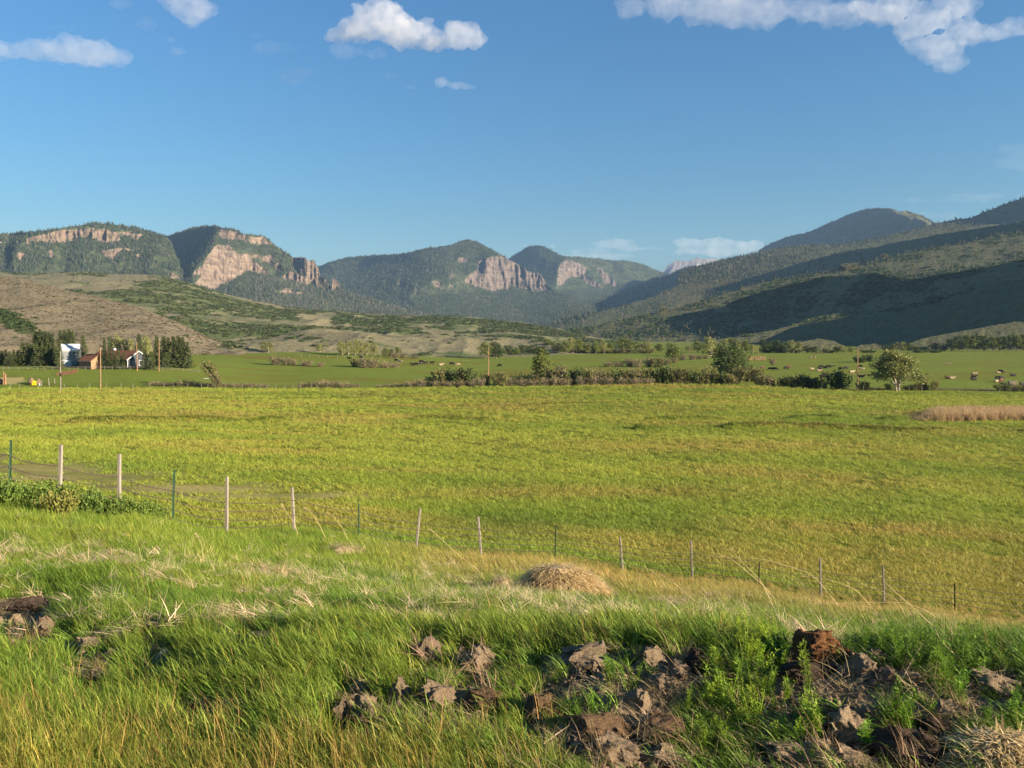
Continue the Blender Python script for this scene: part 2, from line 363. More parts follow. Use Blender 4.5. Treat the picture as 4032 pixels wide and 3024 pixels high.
def build_ground():
    ys = np.concatenate([np.linspace(-900, -20, 12), np.linspace(-15, 1.5, 20), np.geomspace(1.8, 36, 300), np.geomspace(36.3, 270, 420)[1:], np.geomspace(272, 1400, 120), np.geomspace(1450, 12000, 26)])
    s = np.concatenate([np.linspace(-1, -.5, 20)[:-1], np.linspace(-.5, .5, 420), np.linspace(.5, 1, 20)[1:]])
    sx = np.sign(s) * np.where(np.abs(s) <= .5, np.abs(s) * 2, 1 + (np.abs(s) - .5) * 2 * 9)
    Yg = np.repeat(ys[:, None], len(s), 1); half = np.maximum(ys, 0) * .74 + 7.
    half = np.where(ys > 1400, half * .9, half); Xg = np.clip(sx[None, :] * half[:, None], -12500, 12500)
    Zg = gz(Xg, Yg); Zg = np.where((Yg > 1300), 3.0, Zg)
    d = near_dirt(Xg, np.maximum(Yg, 2.2)) * sstep(14, 8, Yg)
    Zg = Zg + d * (ridged(Xg * 4, Yg * 4, oct=3, seed=31) * .05 - .02) * sstep(40, 20, Yg)
    px = px_of(Xg, np.maximum(Yg, 2)); v = VH + (ZC - Zg) / np.maximum(Yg, 2) * F
    # R soil, G lushness, B sand / dry
    lush = .5 + .5 * fbm(Xg / 22, Yg / 30, oct=4, seed=41) + sstep(500, 560, Yg) * .4 * sstep(1400, 1600, px) * sstep(2600, 2400, px)
    sand = np.zeros_like(Xg)
    for cx, cv, rx, rv in [(300, 1880, 520, 26), (700, 1925, 500, 22), (1050, 1955, 420, 16), (150, 1845, 300, 30), (-100, 1800, 200, 40)]:
        sand = np.maximum(sand, np.exp(-(((px - cx) / rx) ** 2 + ((v - cv) / rv) ** 2)))
    sand = np.clip(sand * .8 + .5 * fbm(Xg / 3, Yg / 3, oct=3, seed=44) * (sand > .1), 0, 1) * (Yg > 24) * (Yg < 120)
    drive = inpoly(px, v, [(-400, 1490), (95, 1486), (100, 1500), (60, 1512), (-400, 1515)]) * (Yg > 240) * (Yg < 330)
    sand = np.maximum(sand, drive)
    tan = np.clip(fbm(Xg / 30, Yg / 12, oct=4, seed=47) * 1.6, 0, 1)
    for cx, cv, rx, rv, a in [(1650, 1598, 500, 8, .5), (2900, 1760, 700, 30, .45), (2300, 1940, 800, 25, .4), (3700, 1700, 300, 25, .35), (1150, 1640, 700, 14, .3), (2750, 1520, 260, 7, .8), (700, 1590, 500, 14, .35),(3300,2080,700,40,.35)]:
        tan = np.maximum(tan, a * np.exp(-(((px - cx) / rx) ** 2 + ((v - cv) / rv) ** 2)) * (1 + .5 * fbm(Xg / 5, Yg / 5, oct=2, seed=48)))
    c = np.stack([np.maximum(d, sstep(1350, 1500, Yg) * .3), np.clip(lush, 0, 1), np.clip(sand, 0, 1)], -1)
    n = NT('meadow_ground'); at = n.attr('gm', 'GEOMETRY', 'Color'); sep = n.n('ShaderNodeSeparateColor'); n.t.links.new(at, sep.inputs[0])
    P = n.pos(); f1 = n.noise(.35, 6, P, .65); f2 = n.noise(2.2, 5, P, .7); f3 = n.noise(14., 4, P, .7); f0 = n.noise(.03, 5, n.pos((1, .7, 1)), .6)
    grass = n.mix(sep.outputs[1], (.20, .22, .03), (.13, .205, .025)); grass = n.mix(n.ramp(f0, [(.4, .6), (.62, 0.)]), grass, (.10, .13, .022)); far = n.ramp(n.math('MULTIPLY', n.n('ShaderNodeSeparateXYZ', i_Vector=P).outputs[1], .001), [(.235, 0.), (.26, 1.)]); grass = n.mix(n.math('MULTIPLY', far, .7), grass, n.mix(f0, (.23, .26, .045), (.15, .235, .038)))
    tanc = n.attr('tan'); grass = n.mix(tanc, grass, (.19, .15, .032))
    grass = n.mix(n.math('MULTIPLY', n.ramp(f1, [(.42, 0.), (.68, 1.)]), .55), grass, (.15, .16, .026))
    grass = n.mix(1., grass, n.ramp(f2, [(.3, (.62, .66, .6)), (.65, (1.12, 1.1, 1.05))]), 'MULTIPLY')
    grass = n.mix(n.ramp(f3, [(.35, .45), (.6, 0.)]), grass, (.03, .045, .008))
    soil = n.ramp(n.noise(9., 6, P, .7), [(.3, (.11, .08, .05)), (.7, (.26, .20, .13))])
    sandc = n.ramp(f2, [(.3, (.26, .22, .08)), (.7, (.38, .32, .13))])
    col = n.mix(sep.outputs[2], grass, sandc); col = n.mix(sep.outputs[0], col, soil)
    hb = n.math('ADD', n.math('MULTIPLY', n.noise(1.6, 5, P, .7), 1.), n.math('MULTIPLY', f3, .35))
    m = n.done(col, .95, n.bump(hb, .9, .22), .05)
    o = grid_mesh('ground', Xg, Yg, Zg, m, {'gm': c, 'tan': np.clip(tan, 0, 1)}); o['kind'] = 'structure'; return o
build_ground()
# ---------------- terrain built from slope and aspect ----------------
def poisson(gx, gy):
    H, Wd = gx.shape; ex = .5 * (gx[:, 1:] + gx[:, :-1]); ey = .5 * (gy[1:] + gy[:-1]); r = np.zeros((H, Wd))
    r[:, :-1] += ex; r[:, 1:] -= ex; r[:-1] += ey; r[1:] -= ey
    m = np.concatenate([r, r[:, ::-1]], 1); m = np.concatenate([m, m[::-1]], 0)
    k = 2 * np.cos(2 * np.pi * np.arange(2 * H) / (2 * H))[:, None] + 2 * np.cos(2 * np.pi * np.arange(2 * Wd) / (2 * Wd))[None, :] - 4
    k[0, 0] = 1; f = np.fft.fft2(m) / k; f[0, 0] = 0
    return np.real(np.fft.ifft2(f))[:H, :Wd]
TER = {}
def relief(name, crest, base, default, regions, anchor, mat, step=4., nr=110, cn=2.5, noise=(0, 0), flute=0., rag=6., soft=2, ylim=(.4, 2.2), back=6, kind='structure', label=None, seed=0, crestrag=0):
    """terrain whose outline, cliffs and gullies are traced; slope and aspect per region are integrated to depth"""
    x0, x1 = crest[0][0], crest[-1][0]; xs = np.arange(x0, x1 + .1, step)
    cv = interp(xs, crest) + fbm(xs / 14., xs * 0 + seed, oct=2, seed=seed) * cn; bv = interp(xs, base)
    v0, v1 = cv.min() - 8, bv.max() + 8; vs = np.arange(v0, v1, step)
    PX, V = np.meshgrid(xs, vs); jx = fbm(PX / 30, V / 30, oct=4, seed=seed + 1) * rag; jv = fbm(PX / 22, V / 22, oct=4, seed=seed + 2) * rag
    th = np.full(PX.shape, float(default[0])); asp = np.full(PX.shape, float(default[1])); rock = np.zeros(PX.shape); aux = np.zeros(PX.shape)
    for poly, t, a, rk in regions:
        m = inpoly(PX + jx, V + jv, poly); th[m] = t; asp[m] = a
        if rk is not None: rock[m] = 1. if rk == 1 else 0.; aux[m] = rk if rk not in (0, 1) else aux[m]
    th = np.radians(blur(blur(th, soft, 0), soft, 1)); ar = np.radians(asp); sa, ca = blur(blur(np.sin(ar), soft, 0), soft, 1), blur(blur(np.cos(ar), soft, 0), soft, 1)
    q = np.hypot(sa, ca) + 1e-6; sa, ca = sa / q, ca / q
    u = (PX - 2016) / F; w = (V - VH) / F; nx, ny, nz = np.sin(th) * sa, -np.sin(th) * ca, np.cos(th)
    d = np.minimum(nx * u + ny - nz * w, -.085)
    L = poisson(-nx / d / F * step, nz / d / F * step)
    ai, aj = int(np.clip((anchor[1] - v0) / step, 0, len(vs) - 1)), int(np.clip((anchor[0] - x0) / step, 0, len(xs) - 1))
    L = np.clip(L - L[ai, aj], math.log(ylim[0]), math.log(ylim[1])); Yg = anchor[2] * np.exp(L)
    t = np.linspace(0, 1, nr)[:, None]; VV = bv[None] + (cv - bv)[None] * t; PP = np.broadcast_to(xs[None], VV.shape)
    fi = np.clip((VV - v0) / step, 0, len(vs) - 1.001); i = fi.astype(int); fr = fi - i; jj = np.broadcast_to(np.arange(len(xs))[None], VV.shape)
    def sm(A): return A[i, jj] * (1 - fr) + A[i + 1, jj] * fr
    YY = sm(Yg); R = sm(rock); AX = aux[np.round(fi).astype(int), jj]
    sc = YY / F   # metres per photo pixel
    if noise[0]: YY = YY + noise[0] * (fbm(PP / noise[1], VV / noise[1] * .7, oct=4, seed=seed + 5) + .6 * ridged(PP / noise[1] * 1.6 + VV / noise[1] * .5, VV / noise[1] * .35, oct=3, seed=seed + 6)) * sstep(0, .06, t) 
    if flute: YY = YY + R * flute * (ridged(PP / 15., VV / 90., oct=4, seed=seed + 7) * 1. + .5 * fbm(PP / 5, VV / 30, oct=2, seed=seed + 8) + .45 * fbm(PP / 120, VV / 7., oct=3, seed=seed + 9))
    X = (PP - 2016) / F * YY; Z = ZC - (VV - VH) / F * YY
    Xb, Yb, Zb, Rb, Ab = [X], [YY], [Z], [R], [AX]
    for k in range(1, back + 1):
        dy = YY[-1] * .022 * k; Yk = YY[-1] + dy; Xk = X[-1] / YY[-1] * Yk; Zk = Z[-1] - dy * (.15 + .07 * k)
        Xb.append(Xk[None]); Yb.append(Yk[None]); Zb.append(np.maximum(Zk, 2.)[None]); Rb.append(R[-1:] * 0); Ab.append(AX[-1:] * 0)
    lo = Z[:1] * 0 + 2.; X, Y, Z, R, AX = (np.concatenate([a], 0) for a in ([np.concatenate([X[:1]] + Xb), np.concatenate([YY[:1] * .985] + Yb), np.concatenate([np.minimum(Z[:1], 2.) * 0 + 2.] + Zb), np.concatenate([R[:1]] + Rb), np.concatenate([AX[:1]] + Ab)]))
    Z = np.maximum(Z, 2.)
    o = grid_mesh(name, X, Y, Z, mat, {'rock': R, 'aux': AX})
    o['kind'] = kind
    if label: o['label'] = label
    TER[name + (label or '')] = dict(X=X, Y=Y, Z=Z, rock=R, aux=AX, nr=nr, px=2016 + F * X / Y, v=VH - (Z - ZC) / Y * F)
    print(name, label, 'Y', round(float(YY.min())), round(float(YY.max())), 'base', [round(float(q)) for q in YY[2][:: max(1, len(xs) // 8)]], 'crest', [round(float(q)) for q in YY[-1][:: max(1, len(xs) // 8)]])
    return TER[name + (label or '')]
def loft(name, contours, mat, step=4., sub=22, noise=(0, 0, 0), kind='structure', label=None, seed=0, cn=1.5, back=5, aux=None):
    x0 = max(c[0][0] for c in contours); x1 = min(c[-1][0] for c in contours); xs = np.arange(x0, x1 + .1, step)
    Vc = np.array([interp(xs, c, 1) for c in contours]); Yc = np.exp(np.array([np.interp(xs, [p[0] for p in c], [math.log(p[2]) for p in c]) for c in contours]))
    Vc[-1] += fbm(xs / 25., xs * 0, oct=3, seed=seed) * cn
    Vs = blur(Vc, 14, 1); Vs[-1] = Vc[-1]; Vc = Vs; Yc = np.exp(blur(np.log(Yc), 40, 1)); Zc = ZC - (Vc - VH) / F * Yc
    T = np.linspace(0, len(contours) - 1, sub * (len(contours) - 1) + 1); i = np.minimum(T.astype(int), len(contours) - 2); fr = (T - i)[:, None]
    Y = Yc[i] * (1 - fr) + Yc[i + 1] * fr; Z = Zc[i] * (1 - fr) + Zc[i + 1] * fr
    Z = blur(Z, sub // 4, 0) * .999 + Z * .001; Z[-1] = Zc[-1]; Y = blur(Y, sub // 4, 0); 
    X = (xs[None] - 2016) / F * Y
    e = np.minimum(1, np.minimum(np.linspace(0, 6, len(T)), np.linspace(6, 0, len(T))))[:, None]
    if noise[0]: Z = Z + e * (noise[0] * fbm(X / noise[1], Y / noise[1], oct=4, seed=seed + 3) + noise[2] * ridged(X / noise[1] * 1.7, Y / noise[1] * .8, oct=3, seed=seed + 4))
    Xb, Yb, Zb = [X[:1], X], [Y[:1] * .99, Y], [Z[:1] * 0 + 2., Z]
    for k in range(1, back + 1):
        dy = Y[-1] * .03 * k; Yk = Y[-1] + dy; Xb.append((X[-1] / Y[-1] * Yk)[None]); Yb.append(Yk[None]); Zb.append(np.maximum(Z[-1] - dy * (.1 + .05 * k), 2.)[None])
    X, Y, Z = np.concatenate(Xb), np.concatenate(Yb), np.concatenate(Zb); Z = np.maximum(Z, 2.)
    px = 2016 + F * X / Y; v = VH - (Z - ZC) / Y * F; A = np.zeros_like(X) if aux is None else aux(px, v, X, Y)
    o = grid_mesh(name, X, Y, Z, mat, {'aux': A}); o['kind'] = kind
    if label: o['label'] = label
    TER[name + (label or '')] = dict(X=X, Y=Y, Z=Z, aux=A, rock=A * 0, px=px, v=v, nr=len(T)); return TER[name + (label or '')]

def hill_mat(name, dry, green, scale, bumpd, fine):
    n = NT(name); P = n.pos(); a = n.attr('aux'); f = n.noise(scale, 6, P, .65); f2 = n.noise(fine, 5, P, .7)
    g = n.math('ADD', a, n.math('MULTIPLY', n.math('SUBTRACT', f, .5), 1.6))
    col = n.mix(n.ramp(g, [(.35, 0.), (.6, 1.)]), n.ramp(f2, [(.3, dry[0]), (.7, dry[1])]), n.ramp(f2, [(.3, green[0]), (.7, green[1])]))
    return n.done(col, .95, n.bump(f2, .8, bumpd), .05)
def mtn_mat(name, forest, rockc, band=.02):
    n = NT(name); P = n.pos(); r = n.attr('rock')
    f = n.noise(.012, 5, P, .65); ff = n.noise(.09, 5, P, .7)
    vs = n.noise(.03, 5, n.pos((1, 1, .18)), .7); bd = n.noise(.075, 5, n.pos((.05, .05, 1)), .65)
    rc = n.ramp(vs, [(.3, rockc[0]), (.52, rockc[1]), (.75, rockc[2])]); rc = n.mix(n.ramp(bd, [(.38, .75), (.5, .15), (.6, 0.)]), rc, rockc[3])
    fo = n.ramp(n.math('ADD', f, n.math('MULTIPLY', n.math('SUBTRACT', ff, .5), .8)), [(.35, forest[0]), (.65, forest[1])])
    col = n.mix(n.ramp(n.math('ADD', r, n.math('MULTIPLY', n.math('SUBTRACT', ff, .5), .5)), [(.4, 0.), (.55, 1.)]), fo, rc)
    return n.done(col, .95, n.bump(n.math('ADD', vs, ff), .5, 7.), .05)
RK = [(.055, .041, .031), (.18, .136, .10), (.255, .198, .145), (.10, .077, .058)]
M_SAGE = hill_mat('sage_slope', [(.13, .11, .07), (.225, .19, .12)], [(.04, .055, .02), (.075, .09, .032)], .02, 1.2, .55)
M_OAK = hill_mat('brush_slope', [(.15, .138, .078), (.215, .195, .115)], [(.07, .095, .038), (.105, .13, .052)], .018, 3., .18)
M_SIDE = hill_mat('hillside', [(.085, .09, .042), (.15, .145, .075)], [(.05, .078, .026), (.085, .12, .042)], .012, 3., .12)
M_MTN = mtn_mat('mountain_rock', [(.03, .04, .022), (.066, .076, .037)], RK)
M_MTN2 = mtn_mat('mountain_rock_grey', [(.03, .04, .022), (.06, .072, .036)], [(.045, .037, .032), (.14, .112, .092), (.20, .16, .128), (.08, .066, .057)])
M_FAR = mtn_mat('alpine_rock', [(.10, .09, .087), (.155, .14, .133)], [(.6, .6, .62)] * 4)

# near-left sagebrush hill
c1 = [(-900,1020),(0,1088),(82,1097),(253,1142),(405,1173),(570,1218),(696,1268),(791,1313),(855,1344),(900,1357),(960,1372)]
def C(pts, Ys): return [(x, v, float(np.interp(x, [q[0] for q in Ys], [q[1] for q in Ys]))) for x, v in pts]
HL1 = loft('hill', [
    C([(-900,1450),(0,1435),(500,1415),(800,1402),(960,1398)], [(-900,330),(0,350),(500,390),(960,430)]),
    C([(-900,1330),(0,1345),(300,1350),(600,1362),(800,1380),(960,1392)], [(-900,370),(0,400),(500,430),(960,450)]),
    C([(-900,1180),(0,1222),(250,1235),(450,1268),(650,1310),(800,1352),(960,1384)], [(-900,470),(0,520),(500,520),(960,470)]),
    C(c1, [(-900,640),(0,720),(500,660),(960,500)])], M_SAGE, noise=(3., 70., 2.2), seed=101, label='dry tan sagebrush hill behind the ranch house',
    aux=lambda px, v, X, Y: np.clip(.08 + .5 * inpoly(px, v, [(-400,1190),(0,1220),(60,1235),(140,1290),(150,1330),(60,1310),(0,1275),(-400,1240)]) + .25 * sstep(.2, .6, fbm(X / 60, Y / 60, oct=3, seed=12)), 0, 1))
# brush covered hills behind it
c2 = [(-600,1062),(0,1072),(158,1077),(316,1072),(443,1080),(570,1082),(633,1088),(747,1116),(823,1142),(918,1167),(1013,1186),(1108,1205),(1203,1218),(1336,1224),(1471,1238),(1607,1243),(1742,1244),(1844,1247),(1946,1261),(2047,1268),(2149,1283),(2217,1298),(2285,1319),(2353,1336),(2420,1347),(2480,1352)]
def auxL2(px, v, X, Y):
    a = .40 + .42 * fbm(X / 90, Y / 130, oct=4, seed=55)
    for poly, k in [([(600,1100),(760,1140),(1000,1200),(1180,1232),(1000,1240),(700,1210),(500,1160),(420,1110)], .16), ([(700,1265),(900,1262),(1150,1300),(1280,1320),(1230,1345),(1000,1320),(850,1335),(730,1290)], .26),
                    ([(1750,1250),(2000,1265),(2200,1300),(2400,1350),(2100,1345),(1800,1310),(1650,1280),(1500,1290),(1600,1250)], .25), ([(1280,1240),(1700,1255),(1500,1290),(1300,1280)], .15)]:
        a = a + k * inpoly(px + 12 * fbm(X / 40, Y / 40, oct=2, seed=56), v, poly)
    for poly in [[(150,1085),(640,1095),(420,1150),(0,1130)], [(1180,1300),(2000,1330),(2300,1360),(1500,1400),(900,1400),(1000,1350)], [(1560,1240),(1760,1246),(1750,1285),(1600,1290)], [(1160,1225),(1330,1232),(1300,1262),(1180,1265)]]:
        a = a - .30 * inpoly(px, v, poly)
    a = a + .32 * fbm(X / 28, Y / 45, oct=3, seed=57)
    return np.clip(a, 0, 1)
YL2 = [(-600,1500),(0,1500),(600,1450),(1200,1400),(1700,1350),(2200,1250),(2480,1150)]
HL2 = loft('hill', [
    C([(-600,1440),(400,1420),(900,1402),(1200,1394),(1600,1402),(1900,1410),(2300,1395),(2480,1390)], [(-600,400),(900,430),(1200,460),(1600,480),(2000,520),(2480,640)]),
    C([(-600,1400),(400,1380),(900,1358),(1200,1352),(1500,1362),(1800,1375),(2100,1375),(2480,1378)], [(-600,440),(900,500),(1200,520),(1800,570),(2480,700)]),
    C([(-600,1300),(400,1310),(800,1340),(1000,1338),(1200,1318),(1500,1325),(1800,1337),(2100,1350),(2480,1366)], [(-600,560),(800,560),(1200,640),(1800,720),(2480,800)]),
    C([(-600,1200),(400,1200),(800,1255),(1000,1278),(1200,1285),(1500,1296),(1750,1302),(1950,1320),(2200,1340),(2480,1358)], [(-600,900),(800,850),(1200,860),(1800,900),(2480,950)]),
    C([(-600,1120),(100,1118),(400,1130),(650,1150),(800,1190),(1000,1225),(1200,1248),(1500,1268),(1750,1270),(1950,1288),(2200,1318),(2480,1355)], [(-600,1200),(800,1120),(1200,1120),(1800,1120),(2480,1050)]),
    C(c2, YL2)], M_OAK, noise=(4.5, 110., 4.), seed=111, label='brushy green hills at the foot of the cliffs', aux=auxL2)

# left mesa with the long pink cliff band
k1 = lambda P: [(x * .3165, 850 + y * .3165) for x, y in P]
k2 = lambda P: [(650 + x * .339, 850 + y * .339) for x, y in P]
k3 = lambda P: [(1200 + x * .678, 800 + y * .678) for x, y in P]
k5 = lambda P: [(2100 + x * .3617, 950 + y * .3617) for x, y in P]
k6 = lambda P: [(2600 + x * .6474, 700 + y * .6474) for x, y in P]
crestM1 = [(-700,940),(-300,925)] + k1([(0,225),(300,215),(500,195),(700,165),(900,130),(1050,110),(1160,95),(1350,103),(1500,118),(1650,140),(1800,180),(1950,225),(2060,255),(2110,320),(2160,420),(2200,520),(2235,590),(2245,650)]) + [(722,1078)]
MT1 = relief('mountain', crestM1, [(-700,1120),(722,1120)], (30, 22), [
    (k1([(-100,260),(330,240),(330,330),(240,360),(170,560),(140,700),(100,560),(120,380),(-100,330)]), 36, -40, 0),
    (k1([(2060,250),(2250,650),(2250,800),(1900,800),(1900,400)]), 30, 48, 0),
    (k1([(310,290),(470,245),(500,240),(700,190),(900,175),(1160,155),(1240,165),(1340,172),(1440,200),(1480,205),(1490,310),(1450,330),(1250,335),(1200,300),(1000,270),(900,320),(700,345),(670,362),(640,330),(480,325),(340,345)]), 76, 34, 1),
    (k1([(1480,210),(1620,205),(1750,235),(1790,245),(1700,300),(1560,250)]), 60, 40, 1),
    (k1([(1230,420),(1500,410),(1600,405),(1680,450),(1600,440),(1520,430),(1450,490),(1400,560),(1300,480)]), 62, 32, 1),
    (k1([(580,460),(620,425),(690,440),(680,480),(630,520)]), 60, 30, 1), (k1([(200,510),(220,450),(300,480),(310,510),(250,550)]), 58, 30, 1), (k1([(1690,480),(1780,485),(1790,525),(1700,515)]), 55, 30, 1),
    (k1([(-50,315),(90,320),(90,345),(-50,350)]), 60, 30, 1), (k1([(2080,720),(2150,690),(2200,730),(2260,800),(2150,780)]), 50, 40, 1),
    (k1([(620,380),(700,370),(760,520),(880,660),(800,680),(700,560)]), 32, 30, .6), (k1([(1400,570),(1500,620),(1560,720),(1440,700)]), 32, 30, .6),
], (350, 1000, 3500), M_MTN, noise=(16, 70.), flute=14., seed=201, label='forested mesa with a long pink cliff band', ylim=(.7, 1.6))
# second mesa with the big tan face and spires
crestM2 = [(560,960),(620,945)] + k2([(20,240),(150,195),(300,150),(430,120),(550,115),(640,135),(760,150),(850,170),(870,195),(930,225),(1040,222),(1150,235),(1165,255),(1220,280),(1250,325),(1330,385),(1440,455),(1490,485),(1560,480),(1640,482),(1648,515),(1665,525),(1690,520),(1705,512),(1735,512),(1752,560),(1775,590),(1803,700),(1830,725),(1870,745),(1885,800),(1930,830),(1945,715),(1990,740),(2015,760),(2036,850)]) + k3([(220,505),(300,532),(400,562),(500,592),(600,617),(700,642),(800,662),(900,690)])
MT2 = relief('mountain', crestM2, [(560,1200),(900,1240),(1300,1280),(1830,1330)], (27, 25), [
    (k2([(-300,100),(630,130),(610,250),(520,420),(400,560),(330,640),(320,800),(-300,800)]), 38, -50, 0),
    (k2([(500,860),(900,640),(1300,700),(2000,850),(2600,1000),(4000,1400),(500,1400)]), 15, 30, 0),
    (k2([(520,410),(610,335),(650,330),(740,350),(850,430),(1000,450),(1010,510),(1100,580),(1180,640),(1235,680),(1150,690),(1060,650),(960,640),(830,700),(780,760),(640,800),(590,860),(480,830),(330,805),(420,700),(440,600),(460,540)]), 52, 30, 1),
    (k2([(620,145),(730,170),(815,195),(815,285),(730,265),(640,255)]), 77, 30, 1), (k2([(830,190),(900,215),(935,240),(945,305),(830,270)]), 77, 38, 1), (k2([(955,240),(1050,250),(1150,245),(1250,330),(1150,335),(1000,325)]), 77, 36, 1),
    (k2([(815,190),(835,190),(840,290),(815,290)]), 60, -60, 1), (k2([(940,235),(955,235),(960,320),(945,320)]), 60, -60, 1),
    (k2([(1000,440),(1060,455),(1080,450),(1120,470),(1230,455),(1255,510),(1250,570),(1180,540),(1100,500),(1010,480)]), 66, 34, 1), (k2([(1280,590),(1310,530),(1340,590),(1350,650),(1300,640)]), 68, 34, 1),
    (k2([(1360,700),(1460,650),(1560,690),(1620,700),(1600,780),(1500,760),(1400,740)]), 56, 34, 1),
    (k2([(1480,485),(1635,480),(1635,690),(1560,670),(1500,560)]), 72, -50, 1),
    (k2([(1632,482),(1655,520),(1705,512),(1750,520),(1775,590),(1805,700),(1870,745),(1890,850),(1760,810),(1700,760),(1670,830),(1600,790),(1640,680)]), 79, 33, 1),
    (k2([(1930,850),(1948,710),(2020,760),(2038,860)]), 79, 36, 1), (k2([(1905,830),(1945,715),(1950,850)]), 70, -66, 1),
    (k2([(1320,880),(1420,835),(1500,880),(1600,890),(1590,915),(1400,905)]), 56, 34, 1), (k2([(330,650),(420,590),(440,600),(420,690),(350,700)]), 55, 20, 1),
], (900, 1080, 3900), M_MTN, noise=(14, 70.), flute=14., seed=211, label='mesa with a big bare tan face and rock spires', ylim=(.75, 1.7))
# middle mountain
crestM3 = [(1100,1075),(1180,1062)] + k3([(80,365),(150,340),(250,315),(350,305),(550,298),(650,275),(750,255),(850,245),(900,222),(940,213),(990,222),(1050,250),(1100,280),(1135,300),(1160,303),(1190,330),(1270,370),(1290,392),(1370,412),(1395,455),(1425,495),(1500,530),(1600,560),(1750,590)])
MT3 = relief('mountain', crestM3, [(1100,1240),(2400,1330)], (26, 30), [
    (k3([(-200,400),(200,410),(420,330),(650,330),(800,380),(880,470),(720,480),(640,520),(560,580),(-200,580)]), 42, -62, 0),
    (k3([(-200,600),(520,560),(900,520),(1500,520),(1900,560),(1900,800),(-200,800)]), 13, 25, 0),
    (k3([(1000,340),(1040,330),(1060,330),(1080,310),(1150,303),(1190,330),(1270,370),(1290,390),(1370,410),(1395,455),(1428,505),(1330,518),(1200,480),(1180,500),(1100,512),(1040,495),(960,470),(910,455),(1000,390)]), 74, 34, 1),
    (k3([(1040,330),(1056,330),(1060,400),(1000,400)]), 62, -70, 1), (k3([(1130,330),(1145,330),(1175,460),(1160,470)]), 66, -60, 1),
    (k3([(880,330),(890,310),(950,315),(945,350),(900,345)]), 66, 30, 1), (k3([(730,450),(770,450),(800,500),(760,490)]), 62, 34, 1), (k3([(535,480),(550,435),(560,470)]), 72, 34, 1), (k3([(590,490),(605,455),(612,490)]), 72, 34, 1), (k3([(640,520),(650,460),(655,520)]), 66, 36, 1), (k3([(835,490),(848,465),(862,490)]), 68, 30, 1), (k3([(850,440),(858,390),(868,440)]), 70, 30, 1),
    (k3([(1210,595),(1300,575),(1520,570),(1520,610),(1400,640),(1250,620)]), 24, -62, 0),
], (1850, 1080, 5600), M_MTN2, noise=(12, 75.), flute=20., seed=221, label='blue shaded mountain with a grey cliff at its nose', ylim=(.72, 1.6))
crestM4 = k3([(1120,370),(1190,322),(1250,280),(1300,252),(1350,243),(1400,255),(1450,285),(1500,305),(1560,310),(1650,318),(1700,320),(1750,330),(1830,335),(1900,338),(1950,350),(2000,370),(2050,395),(2090,410),(2200,450),(2400,500)])
MT4 = relief('mountain', crestM4, [(1950,1290),(2840,1330)], (25, 32), [
    (k3([(1000,300),(1340,280),(1420,350),(1480,350),(1465,480),(1440,530),(1000,560)]), 35, -66, 0), (k3([(1200,520),(1900,480),(2200,470),(2200,800),(1000,800)]), 12, 25, 0), (k3([(1640,495),(1900,485),(1850,515),(1640,515)]), 28, -66, 0),
    (k3([(1470,400),(1485,350),(1510,335),(1550,333),(1600,355),(1640,378),(1640,400),(1600,430),(1540,430),(1505,470),(1465,475)]), 76, 36, 1), (k3([(1700,378),(1730,385),(1770,430),(1815,460),(1815,485),(1740,470)]), 64, 40, 1), (k3([(1600,420),(1650,430),(1700,470),(1730,490),(1690,490),(1640,465)]), 60, 40, 1),
    (k3([(1790,330),(1870,400),(1830,420),(1780,370)]), 36, -50, 0),
], (2300, 1100, 7000), M_MTN2, noise=(20, 75.), flute=22., seed=231, label='second wooded peak with a pale cliff', ylim=(.72, 1.5))
crestM5 = k6([(-60,640),(15,570),(50,530),(90,505),(120,503),(170,510),(200,495),(222,486),(240,485),(250,492),(300,490),(370,500),(430,495),(520,520)])
relief('mountain', crestM5, [(2560,1200),(2940,1200)], (30, 25), [(k6([(-60,640),(90,510),(60,570),(40,640)]), 34, -75, 0), (k6([(225,535),(255,522),(270,530),(265,545),(230,548)]), 40, 40, 1), (k6([(170,520),(222,490),(200,540),(150,540)]), 36, -40, 0)], (2740, 1040, 11300), M_FAR, noise=(50, 60.), seed=241, label='bare far peak with a snow patch', ylim=(.8, 1.25), back=3)
# right side: far shaded hill and the long hillside
crestR2 = k6([(440,520),(590,450),(650,410),(760,365),(850,340),(880,338),(950,310),(1050,265),(1150,220),(1250,190),(1390,183),(1450,203),(1500,201),(1560,218),(1610,243),(1660,268),(1720,300),(1800,340)])
MR2 = relief('mountain', crestR2, [(2880,1110),(3770,1110)], (32, -74), [(k6([(1380,186),(1450,205),(1560,220),(1660,270),(1640,280),(1540,245),(1450,222)]), 30, 50, 0)], (3350, 920, 6000), M_SIDE, noise=(22, 70.), seed=251, label='blue shaded hill beyond the right slope', ylim=(.6, 1.7))
crestR1 = [(2060,1290),(2122,1275),(2217,1254),(2285,1234),(2353,1200),(2420,1160),(2488,1132),(2556,1105),(2624,1085),(2697,1053),(2762,1046),(2814,1033),(2859,1020),(2937,1004),(2976,998),(3021,985),(3118,969),(3202,962),(3312,959),(3377,946),(3506,926),(3603,901),(3662,888),(3700,875),(3765,865),(3830,855),(3869,839),(3927,816),(3972,797),(4032,778),(4200,730),(4700,640)]
DKF = (38, -62)
LIT = (14, -42)
def side(crest, base, df, anchor, lab, seed, ylim=(.5, 1.9), noise=(4, 60.), regions=()): return relief('hill', crest, base, df, list(regions), anchor, M_SIDE, noise=noise, seed=seed, label=lab, ylim=ylim, step=5., back=4)
HB = [(2060,1335),(2400,1380),(4760,1385)]
R5 = side(crestR1, [(2060,1330),(2400,1370),(4700,1380)], DKF, (3300, 960, 4500), 'shaded wooded crest of the right hillside', 261, (.6, 1.7))
